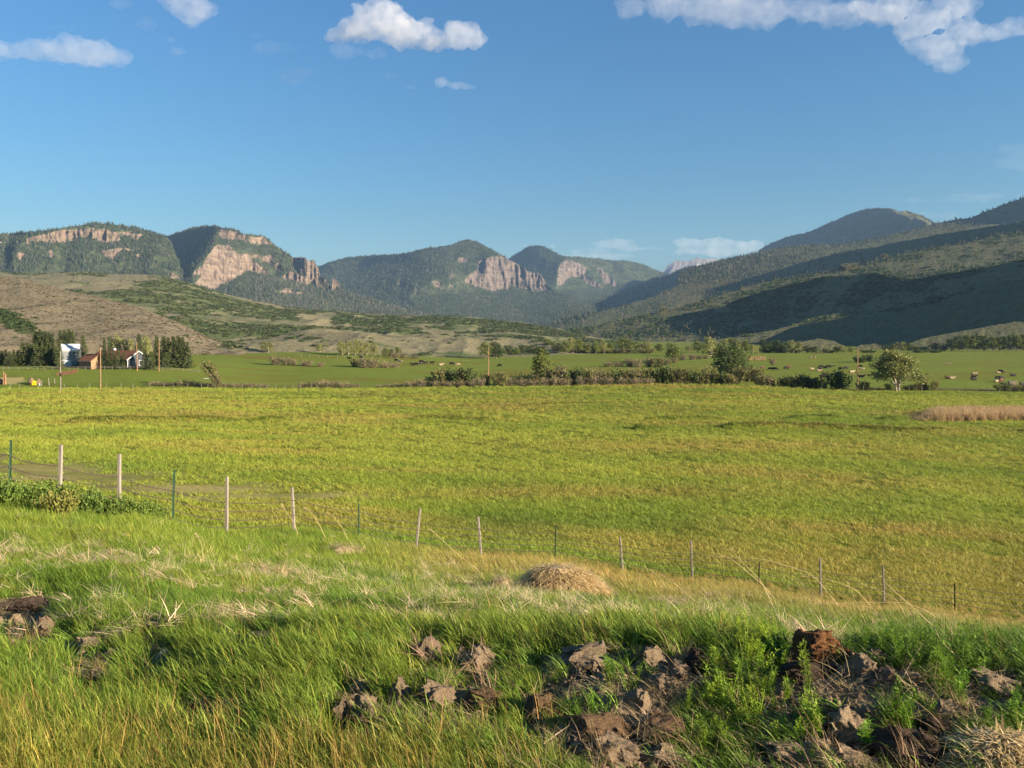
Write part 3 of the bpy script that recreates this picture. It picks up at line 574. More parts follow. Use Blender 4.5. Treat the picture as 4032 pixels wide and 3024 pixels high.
sky = [p for p in crestR1 if 2700 < p[0] < 3860]
crestS4 = k5([(200,900),(300,862),(500,800),(700,772),(1000,695),(1300,602),(1480,540),(1570,470),(1620,330)]) + [(x, v + 5) for x, v in sky if x > 2690] + k6([(1965,245),(1990,285),(2212,272),(2600,225),(3300,150)])
R4 = side(crestS4, HB, LIT, (3300, 990, 3500), 'sunlit wooded upper slope of the right hillside', 265, (.6, 1.6))
crestR2b = k6([(-640,905),(-400,880),(-200,830),(100,765),(300,700),(500,620),(700,565),(850,520),(990,482),(1100,455),(1200,437),(1300,425),(1400,397),(1550,372),(1700,345),(1900,312),(2212,265),(2600,200),(3300,100)])
R3 = side(crestR2b, HB, DKF, (3300, 1000, 2850), 'upper dark gully flank of the right hillside', 262)
crestS2 = k6([(-640,930),(-400,900),(-200,855),(100,795),(300,735),(500,670),(700,618),(900,590),(1050,566),(1250,525),(1450,466),(1600,440),(1700,420),(1800,412),(1900,385),(2050,350),(2212,328),(2600,260),(3300,170)])
R2s = side(crestS2, HB, LIT, (3300, 1100, 1900), 'scrub and aspen covered middle of the right hillside', 264, (.6, 1.6))
crestR1b = k6([(-420,1000),(-326,961),(-200,925),(0,872),(120,862),(250,830),(350,800),(520,728),(650,684),(830,640),(1000,602),(1200,592),(1290,575),(1400,590),(1450,604),(1520,615),(1600,612),(1700,590),(1830,570),(1960,548),(2212,498),(2600,430),(3300,310)])
R1 = side(crestR1b, [(2328,1360),(2900,1375),(4736,1385)], DKF, (3300, 1180, 1500), 'dark shaded flank of the right hillside', 263, (.7, 1.7), (3, 60.))
crestF = k6([(180,1040),(350,985),(520,955),(700,926),(760,905),(830,885),(920,855),(1000,836),(1100,826),(1200,826),(1350,806),(1500,778),(1650,740),(1800,706),(1900,700),(2212,690),(3300,600)])
RF = side(crestF, [(2716,1385),(4736,1390)], (12, -42), (3300, 1260, 1290), 'narrow sunlit strip of dry sage behind the dark spur', 266, (.7, 1.4), (2, 40.))
crestR0 = k6([(420,1040),(560,1010),(640,985),(740,935),(830,905),(1000,868),(1200,850),(1400,828),(1560,790),(1700,755),(1800,715),(1900,685),(1960,640),(2080,620),(2212,615),(2500,560),(3300,420)])
R0 = side(crestR0, [(2870,1385),(4740,1390)], (38, -60), (3500, 1250, 1040), 'dark bare spur in front of the right hillside', 271, (.66, 1.4), (2, 70.))
RG = side(k6([(1400,1035),(1500,1010),(1640,966),(1760,945),(1900,920),(2050,893),(2212,865),(3300,700)]), [(3500,1392),(4736,1392)], (11, -40), (3900, 1330, 800), 'sunlit dry foot of the bare spur behind the grove', 272, (.8, 1.3), (1.5, 40.))
RH = side(k6([(740,1030),(830,1000),(960,978),(1060,995),(1130,1030)]), [(3078,1392),(3332,1392)], (11, -6), (3220, 1345, 800), 'small dry knoll at the foot of the bare spur', 273, (.8, 1.3), (1., 40.))
RK2 = side(k6([(1150,1045),(1220,1018),(1300,1008),(1370,1030),(1420,1050)]), [(3344,1392),(3520,1392)], (11, -6), (3430, 1360, 780), 'second small dry knoll at the foot of the bare spur', 274, (.8, 1.3), (1., 40.))
# ---------------- forest and scrub on the slopes (beyond counting) ----------------
def sample(T, N, wf):
    X, Y, Z = T['X'], T['Y'], T['Z']; P = np.stack([X, Y, Z], -1)
    a = P[1:, :-1] - P[:-1, :-1]; b = P[:-1, 1:] - P[:-1, :-1]; ar = np.linalg.norm(np.cross(a, b), axis=-1)
    c = lambda k: T[k][:-1, :-1]
    w = ar * np.clip(wf(c('px'), c('v'), c('X'), c('Y'), c('rock'), c('aux')), 0, None); w[0] = 0; w[T['nr'] + 3:] = 0
    w = w / w.sum(); k = rng.choice(w.size, N, p=w.ravel()); i, j = np.unravel_index(k, w.shape)
    s, t = rng.random(N), rng.random(N); q = lambda A: (A[i, j] * (1-s)[:, None] + A[i + 1, j] * s[:, None]) * (1-t)[:, None] + (A[i, j + 1] * (1-s)[:, None] + A[i + 1, j + 1] * s[:, None]) * t[:, None]
    p = q(P); return p
M_CON = leaf_mat('conifer_forest', (.55, .55, .55), (1.3, 1.3, 1.3), True, .1)
M_BRU = leaf_mat('scrub_leaves', (.6, .6, .6), (1.35, 1.35, 1.3), True, .2)
def conifer_far(seed, dead=False):
    r = np.random.default_rng(seed); mb = MB(); mb.tube([(0, 0, 0), (0, 0, 1.)], [.025, .006], 4, .2 if not dead else .9)
    tiers = 5
    for k in range(tiers):
        z0 = .1 + .8 * k / tiers; R = (.19 - .165 * k / tiers) * r.uniform(.8, 1.2) * (.45 if dead else 1.); h = .3 * (1 - .4 * k / tiers); n = 7
        th = np.linspace(0, 2 * np.pi, n, endpoint=False) + r.random() * 6; rr = R * r.uniform(.55, 1.25, n)
        V = np.concatenate([np.stack([np.cos(th) * rr, np.sin(th) * rr, z0 + r.uniform(-.04, .03, n)], 1), [[0, 0, z0 + h]]])
        mb.add(V, np.array([[i, (i + 1) % n, n] for i in range(n)]), np.concatenate([r.uniform(.2, .9, n), [.7]]))
    return mb
CONP = [proto(conifer_far(k), 'conifer', M_CON) for k in range(4)]; DEADP = [proto(conifer_far(k + 9, True), 'snag', M_CON) for k in range(2)]
def aspen_far(seed):
    r = np.random.default_rng(seed); mb = MB(); mb.tube([(0, 0, 0), (r.uniform(-.02, .02), 0, .8)], [.012, .005], 4, .8)
    c = r.normal(size=(60, 3)); c /= np.linalg.norm(c, axis=1)[:, None]; c = c * (r.random(60) ** .4)[:, None] * np.array([.13, .13, .3]) + np.array([0, 0, .68]); cards(mb, c, .045, r.random(60) * .7); return mb
ASP = [proto(aspen_far(k), 'aspen', M_BRU) for k in range(3)]
def scrub_far(seed):
    r = np.random.default_rng(seed); mb = MB()
    c = r.normal(size=(70, 3)); c[:, 2] = np.abs(c[:, 2]); c /= np.linalg.norm(c, axis=1)[:, None]; c = c * (r.random(70) ** .3)[:, None] * np.array([.55, .55, .6]) + np.array([0, 0, .05]); c[:, 0] += .25 * np.sin(c[:, 1] * 5 + seed)
    cards(mb, c, .15, r.random(70)); return mb
SCR = [proto(scrub_far(k), 'scrub', M_BRU) for k in range(4)]
def tintv(N, cols, p, var=.18):
    c = np.array(cols)[rng.choice(len(cols), N, p=p)]; return c * rng.uniform(1 - var, 1 + var, (N, 1)) * rng.uniform(.93, 1.07, (N, 3))
def rots(N, tilt=.05): return np.stack([rng.normal(0, tilt, N), rng.normal(0, tilt, N), rng.random(N) * 6.28], 1)
def wood(name, T, N, h, wf, cols, p, protos=None, label=None, wide=(.8, 1.2)):
    p3 = sample(T, N, wf); hh = rng.uniform(h[0], h[1], N); ww = hh * rng.uniform(wide[0], wide[1], N)
    scatter(name, p3 - np.array([0, 0, .4]), protos or CONP, np.stack([ww, ww, hh], 1), rots(N), tintv(N, cols, p), label=label)
G1, G2, G3, GR, BR = (.03, .045, .022), (.042, .058, .026), (.055, .07, .03), (.12, .105, .085), (.085, .07, .05)
fw = lambda px, v, X, Y, r, a: (r < .3) * (1 - .85 * (a > .5)) * (.25 + (fbm(X / 90, Y / 90, oct=3, seed=18) > -.22)) + .10 * (fbm(X / 25, Y / 25, oct=2, seed=19) > 0)
nz = lambda X, Y, s, sd: fbm(X / s, Y / s, oct=3, seed=sd)
wood('forest', MT1, 17000, (8, 17), fw, [G1, G2, G3, GR], [.4, .35, .17, .08], label='conifer forest below the pink cliff band')
wood('forest', MT2, 15000, (8, 17), fw, [G1, G2, G3, GR, BR], [.38, .3, .12, .14, .06], label='conifer forest around the tan face and spires')
wood('forest', MT2, 2600, (9, 16), lambda px, v, X, Y, r, a: (v > 1090) * (r < .3) * (px > 1000), [(.2, .18, .15), (.13, .11, .09)], [.6, .4], DEADP, label='grey dead trees below the rock spires', wide=(.6, 1.))
wood('forest', MT3, 24000, (9, 19), fw, [G1, G2, G3, GR, BR], [.42, .32, .14, .08, .04], label='conifer forest on the shaded middle mountain')
wood('forest', MT4, 15000, (10, 20), fw, [G1, G2, G3], [.4, .4, .2], label='conifer forest on the second peak')
wood('forest', MR2, 9000, (8, 16), fw, [G1, G2, G3], [.4, .4, .2], label='conifer forest on the far shaded hill')
# right hillside: conifers along the top, aspen stands, oak scrub
tp = lambda px: interp(px, crestR1)
wood('forest', R5, 3600, (10, 21), lambda px, v, X, Y, r, a: np.exp(-np.maximum(v - tp(px), 0) / 18.) * (.5 + (px < 2980) + (px > 3850)) + .3 * (px < 2700), [G1, G2, GR], [.6, .3, .1], label='conifers along the shaded crest of the right hillside')
wood('forest', R4, 4200, (10, 20), lambda px, v, X, Y, r, a: np.exp(-np.maximum(v - tp(px), 0) / 22.) * (px < 3850) * (.3 + (px < 3050)) + .55 * inpoly(px, v, k6([(50, 560), (600, 470), (900, 480), (980, 560), (500, 640), (0, 660)])) + .02, [G1, G2, GR], [.5, .3, .2], label='conifers on the sunlit upper right hillside')
wood('forest', R3, 1100, (9, 17), lambda px, v, X, Y, r, a: 1. * (px < 3400), [G1, G2, GR], [.5, .3, .2], label='conifers in the dark gully of the right hillside')
asp = [k6([(300, 540), (620, 480), (900, 500), (900, 590), (560, 630), (200, 700), (150, 640)]), k6([(1010, 540), (1130, 500), (1400, 440), (1540, 405), (1520, 430), (1350, 500), (1130, 575)]), k6([(600, 440), (940, 405), (1150, 420), (950, 470), (640, 480)]), k6([(1350, 350), (1700, 280), (1950, 240), (1990, 300), (1600, 390), (1400, 400)]), k6([(-520, 760), (-150, 690), (-150, 740), (-480, 790)]), k6([(0, 700), (250, 640), (500, 640), (300, 720), (0, 830)])]
inasp = lambda px, v, X, Y, r, a: sum(inpoly(px, v, q) for q in asp) * (nz(X, Y, 60, 5) > -.2) + .004
AC, AP = [(.16, .155, .075), (.21, .185, .11), (.13, .14, .055), (.24, .19, .14)], [.35, .3, .25, .1]
for T, N in ((R4, 5200), (R2s, 4200)): wood('aspen_grove', T, N, (8, 14), inasp, AC, AP, ASP, label='pale aspen stands across the right hillside', wide=(.8, 1.2))
SC = [(.055, .09, .03), (.095, .135, .045), (.14, .165, .07)]
insc = lambda px, v, X, Y, r, a: .08 + (nz(X, Y, 70, 6) > .02) * (v < 1330) + .3 * (nz(X, Y, 25, 7) > .2)
for T, N in ((R4, 12000), (R3, 4000), (R2s, 14000), (R1, 8000), (RF, 2500)): wood('brush', T, N, (1.8, 5.), insc, SC, [.4, .4, .2], SCR, label='oak scrub on the right hillside', wide=(1.2, 2.2))
for T in (RG, RH, RK2): wood('sagebrush', T, 1200, (.5, 1.2), lambda px, v, X, Y, r, a: 1., [(.13, .12, .065), (.17, .145, .09), (.10, .10, .05)], [.4, .3, .3], SCR, label='low sagebrush on the dry foot of the spur', wide=(1., 1.8))
wood('brush', R0, 5000, (.4, 1.1), lambda px, v, X, Y, r, a: 1. + (nz(X, Y, 20, 8) > .1), [(.10, .09, .055), (.13, .11, .07), (.07, .08, .04)], [.4, .3, .3], SCR, label='low sagebrush on the bare spur', wide=(1., 1.8))
wood('brush', HL2, 20000, (.9, 2.8), lambda px, v, X, Y, r, a: .01 + (a + .5 * nz(X, Y, 60, 9) > .48) * (.35 + a), [(.055, .082, .034), (.08, .11, .043), (.12, .135, .06), (.065, .07, .042)], [.3, .35, .2, .15], SCR, label='oak scrub on the green hills', wide=(1.3, 2.6))
wood('sagebrush', HL2, 14000, (.35, .9), lambda px, v, X, Y, r, a: (Y < 1000) * (a < .6) + .2, [(.13, .11, .065), (.17, .145, .09), (.09, .09, .05)], [.4, .35, .25], SCR, label='low sagebrush on the dry benches', wide=(1., 2.))
wood('sagebrush', HL1, 22000, (.45, 1.2), lambda px, v, X, Y, r, a: 1. + 1.2 * (nz(X, Y, 14, 10) > 0), [(.10, .085, .05), (.16, .13, .08), (.055, .055, .032)], [.4, .3, .3], SCR, label='low sagebrush on the dry near hill', wide=(1., 2.))
wood('brush', HL1, 700, (1.2, 2.6), lambda px, v, X, Y, r, a: (a > .5) + .004, [(.04, .065, .022), (.055, .085, .03)], [.5, .5], SCR, label='dark scrub in the gully of the near hill', wide=(1.2, 2.))
# ---------------- trees and shrubs, one object each ----------------
M_BARK = simple_mat('grey_bark', (.16, .13, .10), .35, 6., .9, .6, sc=(1, 1, .25)); M_PALEBARK = simple_mat('pale_bark', (.34, .29, .22), .3, 5., .9, .6, sc=(1, 1, .3))
M_LEAF = dict(cotton=leaf_mat('cottonwood_leaves', (.09, .125, .028), (.20, .23, .06)), pale=leaf_mat('pale_leaves', (.16, .185, .055), (.29, .30, .115)), dark=leaf_mat('dark_willow_leaves', (.05, .08, .026), (.105, .145, .044)),
              willow=leaf_mat('willow_shrub_leaves', (.10, .11, .036), (.20, .19, .07), extra=(.20, .15, .09)), brown=leaf_mat('bare_shrub_twigs', (.13, .11, .06), (.24, .20, .115), trans=.1), red=leaf_mat('red_shrub_twigs', (.155, .13, .07), (.26, .22, .125), trans=.1),
              fir=leaf_mat('spruce_needles', (.035, .058, .02), (.085, .11, .035), trans=.1), sage=leaf_mat('yellow_sage_leaves', (.16, .17, .04), (.30, .30, .08)), weed=leaf_mat('green_weed_leaves', (.09, .15, .03), (.19, .27, .055)))
def lobes_tree(seed, H=10., Wd=8., base=.15, nl=16, leaves=1500, ls=.26, lean=0., stems=1, open_=.0, top=.0):
    r = np.random.default_rng(seed); tb, cb = MB(), MB(); L = []
    for k in range(nl):
        z = base + (1 - base) * (.12 + .76 * (k + .5) / nl); prof = math.sin(math.pi * min(1, max(.05, (z - base) / (1 - base))) ** (.75 - top)) ** .6
        a = k * 2.4 + r.random(); rad = prof * .36 * Wd * r.uniform(.35, 1.)
        L.append((rad * math.cos(a) - lean * H * z * z, rad * math.sin(a), z * H, (.15 + .07 * r.random()) * Wd * (.6 + .4 * prof)))
    for s in range(stems):
        b = (r.uniform(-.12, .12) * (stems > 1) * Wd * .6, r.uniform(-.1, .1) * (stems > 1) * Wd * .6); t = np.linspace(0, .85, 6)
        P = [(b[0] * (1 + q) - lean * H * q * q + r.normal(0, .02) * H * q, b[1] * (1 + q) + r.normal(0, .02) * H * q, q * H) for q in t]
        tb.tube(P, np.linspace(.026 * H / math.sqrt(stems), .005 * H, 6), 7)
    for x, y, z, R in L:
        z0 = max(.12 * H, z - .28 * H); q = z0 / H; tb.tube([(-lean * H * q * q, 0, z0), (x * .55 - lean * H * q * q * .4, y * .55, z - .10 * H), (x, y, z)], [.011 * H, .007 * H, .003 * H], 5)
    w = np.array([l[3] ** 2 for l in L]); k = r.choice(len(L), leaves, p=w / w.sum()); A = np.array(L)[k]
    d = r.normal(size=(leaves, 3)); d /= np.linalg.norm(d, axis=1)[:, None]; rr = A[:, 3] * r.random(leaves) ** (.35 + open_) * r.uniform(.8, 1.15, leaves)
    c = A[:, :3] + d * rr[:, None] * np.array([1, 1, .85]); c = c[c[:, 2] > .04 * H]
    global rng; cards(cb, c, ls, np.clip(r.random(len(c)) * .7 + .3 * (k[:len(c)] % 5) / 5., 0, 1)); return [('trunk', tb), ('crown', cb)]
def shrub(seed, H=3., Wd=4., leaves=700, ls=.16, up=.0, lean=.12, twigs=26):
    r = np.random.default_rng(seed); tb, cb = MB(), MB(); n = twigs
    a = r.random(n) * 6.28; s = r.random(n) ** .6 * .55; tops = []
    for k in range(n):
        x, y = math.cos(a[k]) * s[k] * Wd * .5, math.sin(a[k]) * s[k] * Wd * .5; h = H * r.uniform(.65, 1.) * (1 - .45 * s[k] ** 2)
        X2, Y2 = x * 1.75 - lean * h, y * 1.75
        tb.tube([(x * .5, y * .5, 0), (x * 1.1 - lean * h * .4, y * 1.1, h * .55), (X2, Y2, h)], [.03, .02, .008], 4); tops.append((x, y, X2, Y2, h))
    T = np.array(tops)[r.integers(0, n, leaves)]; t = r.random(leaves) ** .8; 
    c = np.stack([T[:, 0] * .9 + (T[:, 2] - T[:, 0] * .9) * t, T[:, 1] * .9 + (T[:, 3] - T[:, 1] * .9) * t, T[:, 4] * t], 1) + r.normal(0, .09 * Wd * .5, (leaves, 3)); c[:, 2] = np.abs(c[:, 2]) + .04
    cards(cb, c, ls, r.random(leaves)); return [('stems', tb), ('foliage', cb)]
def spruce(seed, H=10., R=2., n=2600):
    r = np.random.default_rng(seed); tb, cb = MB(), MB(); tb.tube([(0, 0, 0), (0, 0, H * .5), (0, 0, H)], [.16, .10, .02], 7)
    tiers = 20; C = []; 
    for k in range(tiers):
        z = H * (.07 + .9 * k / tiers); Rk = R * (1 - k / tiers) ** .8 * r.uniform(.75, 1.1); nb = 9
        for j in range(nb):
            a = j * 6.283 / nb + r.random(); L = Rk * r.uniform(.6, 1.15)
            tb.tube([(0, 0, z), (math.cos(a) * L, math.sin(a) * L, z - .16 * L + r.normal(0, .05))], [.03, .01], 3)
            m = max(3, int(n / tiers / nb * (.5 + 1. * (1 - k / tiers)))); t = r.random(m) ** .6
            C.append(np.stack([math.cos(a) * L * t + r.normal(0, .12, m), math.sin(a) * L * t + r.normal(0, .12, m), z - .16 * L * t + r.normal(0, .10, m) - .05], 1))
    cards(cb, np.concatenate(C), .17, r.random(sum(map(len, C)))); return [('trunk', tb), ('crown', cb)]
def kit(parts, mats, H, Wd): return dict(parts=[(nm, mb.mesh(nm, m, False)) for (nm, mb), m in zip(parts, mats)], H=H, W=Wd)
KIT = {
 'cotton': [kit(lobes_tree(300 + k, 10, 8.5, .12, 18, 1700, .27, .06, 1), (M_BARK, M_LEAF['cotton']), 10, 8.5) for k in range(4)],
 'pale': [kit(lobes_tree(320 + k, 10, 8, .05, 16, 1500, .27, .08, 2), (M_PALEBARK, M_LEAF['pale']), 10, 8) for k in range(3)],
 'darktree': [kit(lobes_tree(340 + k, 10, 8, .04, 16, 1500, .28, .05, 2), (M_BARK, M_LEAF['dark']), 10, 8) for k in range(3)],
 'bigdark': [kit(lobes_tree(351, 10, 9, .03, 26, 4200, .2, .12, 3, .1), (M_BARK, M_LEAF['dark']), 10, 9)],
 'poplar': [kit(lobes_tree(361, 10, 6.5, .03, 24, 3800, .19, .05, 1, .1, .2), (M_BARK, M_LEAF['cotton']), 10, 6.5)],
 'lone': [kit(lobes_tree(371, 12, 12, .22, 30, 7500, .23, .06, 4, .2, .45), (M_PALEBARK, M_LEAF['pale']), 12, 12)],
 'willow': [kit(shrub(400 + k, 3, 4.2, 900, .17), (M_BARK, M_LEAF['willow']), 3, 4.2) for k in range(4)],
 'darkshrub': [kit(shrub(420 + k, 3, 4., 1100, .17), (M_BARK, M_LEAF['dark']), 3, 4.) for k in range(3)],
 'brown': [kit(shrub(440 + k, 2.4, 4., 620, .13, 0, .1, 46), (M_BARK, M_LEAF['brown']), 2.4, 4.) for k in range(3)],
 'red': [kit(shrub(460 + k, 1.6, 4.5, 620, .10, 0, .1, 60), (M_BARK, M_LEAF['red']), 1.6, 4.5) for k in range(3)],
 'leaning': [kit(shrub(481, 6, 4., 1500, .2, 0, .75, 30), (M_BARK, M_LEAF['willow']), 6, 4.5)],
 'fir': [kit(spruce(500 + k, 10, 2.1 + .2 * k), (M_BARK, M_LEAF['fir']), 10, 4.4) for k in range(4)],
}
_kc = {}
HF = dict(red=1.3, brown=1.2, willow=1.2, darkshrub=1.15, fir=1.03)
WF = dict(fir=1.75, lone=1.75, willow=1.35, darkshrub=1.35, brown=1.35, red=1.3, bigdark=1.35, poplar=1.35, leaning=1.)
def plant(kind, px, vb, vt, wpx, name, label, cat, group, Y=None):
    if Y is None: X, Y = on_ground(px, vb)
    else: X = (px - 2016) / F * Y
    i = _kc.get(kind, 0); _kc[kind] = i + 1; K = KIT[kind][i % len(KIT[kind])]
    z = float(gz(X, Y)); zt = ZC - (vt - VH) / F * Y; H = max(zt - z, .5) * HF.get(kind, 1.08); Wm = wpx / F * Y * WF.get(kind, 1.25)
    t = empty(name, (X, Y, z - .05), random.uniform(-.5, .5)); t.scale = (Wm / K['W'], Wm / K['W'], H / K['H'])
    prop(t, label, cat, group)
    for nm, me in K['parts']: link(bpy.data.objects.new(nm, me), t)
    return t
ORD = 'first second third fourth fifth sixth seventh eighth ninth tenth eleventh twelfth thirteenth fourteenth fifteenth sixteenth seventeenth eighteenth nineteenth twentieth'.split()
def row(kind, items, name, lab, cat, group, Y=None):
    """items (px, base row, top row, width px), left to right; lab has {o} for the place in its row"""
    for i, it in enumerate(sorted(items)): 
        k = kind if isinstance(kind, str) else kind[i % len(kind)]
        o = 'leftmost' if i == 0 else 'rightmost' if i == len(items) - 1 else ORD[i] + ' from left'
        plant(k, it[0], it[1], it[2], it[3], name, lab.format(o=o), cat, group, it[4] if len(it) > 4 else Y)
a8 = lambda x: 3200 + x * .376
a7 = lambda x: 2500 + x * .3617
a6 = lambda x: 1600 + x * .452
a5 = lambda x: 700 + x * .452
A = lambda f, oy, s, L: [(f(x), oy + b * s, oy + t * s, w * s) for x, t, b, w in L]
# tree belt along the river, centre
row(['cotton', 'darktree'], A(a6, 1250, .452, [(690,215,360,130),(780,210,360,150),(830,265,355,80),(900,240,340,110),(960,260,330,90),(1010,235,325,70)]), 'cottonwood_tree', 'green cottonwood behind the centre utility pole at the meadow end, {o}', 'tree', 'cottonwoods behind the centre pole')
row('darktree', A(a6, 1250, .452, [(1060,240,322,90),(1130,235,322,110),(1190,245,322,90)]), 'cottonwood_tree', 'dark green tree behind the windblown poplar, {o}', 'tree', 'dark trees behind the poplar')
row(['cotton', 'pale'], A(a6, 1250, .452, [(1240,190,300,120),(1320,205,320,120),(1390,200,322,100),(1450,170,318,140),(1520,190,318,100),(1580,215,318,90),(1650,210,318,100),(1720,195,315,100),(1780,215,313,80)]), 'cottonwood_tree', 'sunlit cottonwood in the belt behind the bright green meadow, {o}', 'tree', 'cottonwood belt behind the green meadow')
plant('cotton', a6(1910), 1389, 1329, 90, 'cottonwood_tree', 'broad round cottonwood standing tallest at the right end of the green meadow', 'tree', 'cottonwood belt behind the green meadow')
row(['pale', 'cotton'], A(a6, 1250, .452, [(2020,220,300,100),(2090,215,302,110)]), 'cottonwood_tree', 'pale cottonwood just right of the broad round cottonwood, {o}', 'tree', 'cottonwood belt behind the green meadow')
row(['pale', 'cotton'], A(a7, 1250, .3617, [(120,265,380,190),(270,285,385,110)]), 'cottonwood_tree', 'low spreading cottonwood at the meadow corner, {o}', 'tree', 'cottonwoods at the meadow corner')
plant('cotton', a7(420), 1428, 1352, 75, 'cottonwood_tree', 'bushy green cottonwood alone in front of the river belt near brown shrubs', 'tree', 'cottonwoods at the meadow corner')
plant('pale', a7(590), 1386, 1362, 34, 'cottonwood_tree', 'small pale tree at the foot of the dark slope beside a bigger one', 'tree', 'river cottonwoods')
plant('cotton', a7(680), 1388, 1341, 40, 'cottonwood_tree', 'narrow round cottonwood left of the big olive cottonwood', 'tree', 'river cottonwoods')
plant('pale', a7(830), 1403, 1325, 78, 'cottonwood_tree', 'big round olive cottonwood rising behind the dark willow', 'tree', 'river cottonwoods')
row(['pale', 'cotton'], A(a7, 1250, .3617, [(980,230,390,110),(1060,225,385,110),(1130,240,385,110),(1210,245,385,110),(1290,290,380,90)]), 'cottonwood_tree', 'pale topped cottonwood in the clump behind the dark willow, {o}', 'tree', 'cottonwood clump behind the dark willow')
row('darktree', A(a7, 1250, .3617, [(1400,225,385,90),(1480,255,385,80),(1550,245,385,110),(1600,270,385,80)]), 'cottonwood_tree', 'dark shaded tree at the foot of the bare spur, {o}', 'tree', 'shaded trees below the spur')
row('pale', A(a7, 1250, .3617, [(1660,255,388,90),(1720,250,388,110),(1800,255,388,100)]), 'cottonwood_tree', 'bright yellow green tree below the bare spur, {o}', 'tree', 'bright trees below the spur')
row('darktree', A(a7, 1250, .3617, [(1880,305,388,90),(1960,310,388,90),(2070,335,388,70)]), 'cottonwood_tree', 'low dark bushy tree between bright tree clumps, {o}', 'tree', 'low dark trees below the spur')
row(['pale', 'cotton'], A(a8, 1250, .376, [(150,320,372,70),(250,300,372,90),(320,293,372,90),(400,305,372,70)]), 'cottonwood_tree', 'low sunlit tree left of the right utility pole, {o}', 'tree', 'low trees by the right pole')
row(['darktree', 'pale', 'pale'], A(a8, 1250, .376, [(770,285,352,110),(850,275,352,110),(930,255,352,130),(1000,265,352,110),(1080,290,350,110),(1180,305,352,130)]), 'cottonwood_tree', 'yellow green tree behind the lone cottonwood, {o}', 'tree', 'trees behind the lone cottonwood')
row('brown', A(a8, 1250, .376, [(1280,260,352,110),(1360,275,352,90)]), 'bare_tree', 'olive brown half bare tree beside the dark grove, {o}', 'tree', 'half bare trees beside the grove')
row(['darktree', 'darktree', 'cotton'], A(a8, 1250, .376, [(1450,220,355,130),(1540,190,355,130),(1630,180,355,130),(1710,168,355,130),(1800,180,355,130),(1890,195,355,130),(1970,200,355,120),(2050,185,355,130),(2140,175,355,130),(2230,170,355,130),(2320,180,355,130)]), 'grove_tree', 'dark green tree in the dense grove at the meadow edge, {o}', 'tree', 'dense dark grove on the right')
row(['pale', 'willow'], [(x, 1392 - (x > 2650) * 4, 1372, 60) for x in range(2210, 2560, 48)], 'willow_shrub', 'low shrub filling the foot of the river cottonwoods, {o}', 'shrub', 'low shrubs under the cottonwood belt')
row('darkshrub', [(x, 1389, 1377, 50) for x in (3020, 3075, 3130, 3260, 3420, 3620, 3680)], 'willow_shrub', 'small dark shrub along the far pasture edge, {o}', 'shrub', 'small shrubs along the far pasture edge')
# single trees nearer
plant('poplar', a6(1190), 1512, 1372, 88, 'poplar_tree', 'tall windblown green poplar standing in the willow hedge', 'tree', None, 262.)
plant('bigdark', a7(1065), 1472, 1357, 148, 'willow_tree', 'large dark green windblown willow at the pasture corner', 'tree', None, 300.)
plant('lone', a8(880), 1546, 1384, 148, 'cottonwood_tree', 'lone pale cottonwood with several bare trunks right of the right utility pole', 'tree', None, 238.)
plant('leaning', 868, 1512, 1420, 62, 'leaning_bush', 'tall brown green bush leaning left over the hedge', 'shrub', None, 243.)
# shrubs in the pastures
row(['brown', 'brown', 'willow'], A(a7, 1250, .3617, [(30,460,545,100),(160,440,540,130),(250,445,545,130),(340,450,520,110),(430,440,495,80)]), 'willow_shrub', 'pale brown shrub in front of the bushy cottonwood, {o}', 'shrub', 'pale brown pasture shrubs')
row('brown', A(a7, 1250, .3617, [(530,400,470,100),(630,402,462,90),(700,410,455,80),(770,415,450,80)]), 'willow_shrub', 'grey brown shrub below the big olive cottonwood, {o}', 'shrub', 'grey brown shrubs below the cottonwood')
row('brown', A(a6, 1250, .452, [(1760,390,432,90),(1850,385,432,100),(1950,362,432,100)]), 'willow_shrub', 'pale dry shrub at the near edge of the green meadow, {o}', 'shrub', 'dry shrubs at the meadow edge')
row('brown', A(a5, 1250, .452, [(860,340,418,110),(940,350,418,90),(1010,362,418,70),(1130,375,425,120),(1240,392,430,80)]), 'willow_shrub', 'dark brown bare shrub on the left pasture, {o}', 'shrub', 'bare shrubs on the left pasture')
row(['willow', 'brown', 'brown'], A(a5, 1250, .452, [(1550,358,432,80),(1630,360,440,110),(1710,362,440,90)]), 'willow_shrub', 'bare brown shrub on the pasture left of the grazing cows, {o}', 'shrub', 'bare shrubs by the cows')
row('red', A(a5, 1250, .452, [(1800,390,438,130),(1890,395,436,110)]), 'red_shrub', 'low reddish shrub patch on the pasture by the cows, {o}', 'shrub', 'red shrubs by the cows')
row('darkshrub', [(a8(495), 1428, 1403, 46), (a8(600), 1424, 1397, 42)], 'willow_shrub', 'round dark shrub left of the lone cottonwood crown, {o}', 'shrub', 'round shrubs far pasture')
plant('brown', a7(1500), 1437, 1410, 26, 'small_tree', 'small bare round tree beside the hay bale stack', 'tree', None)
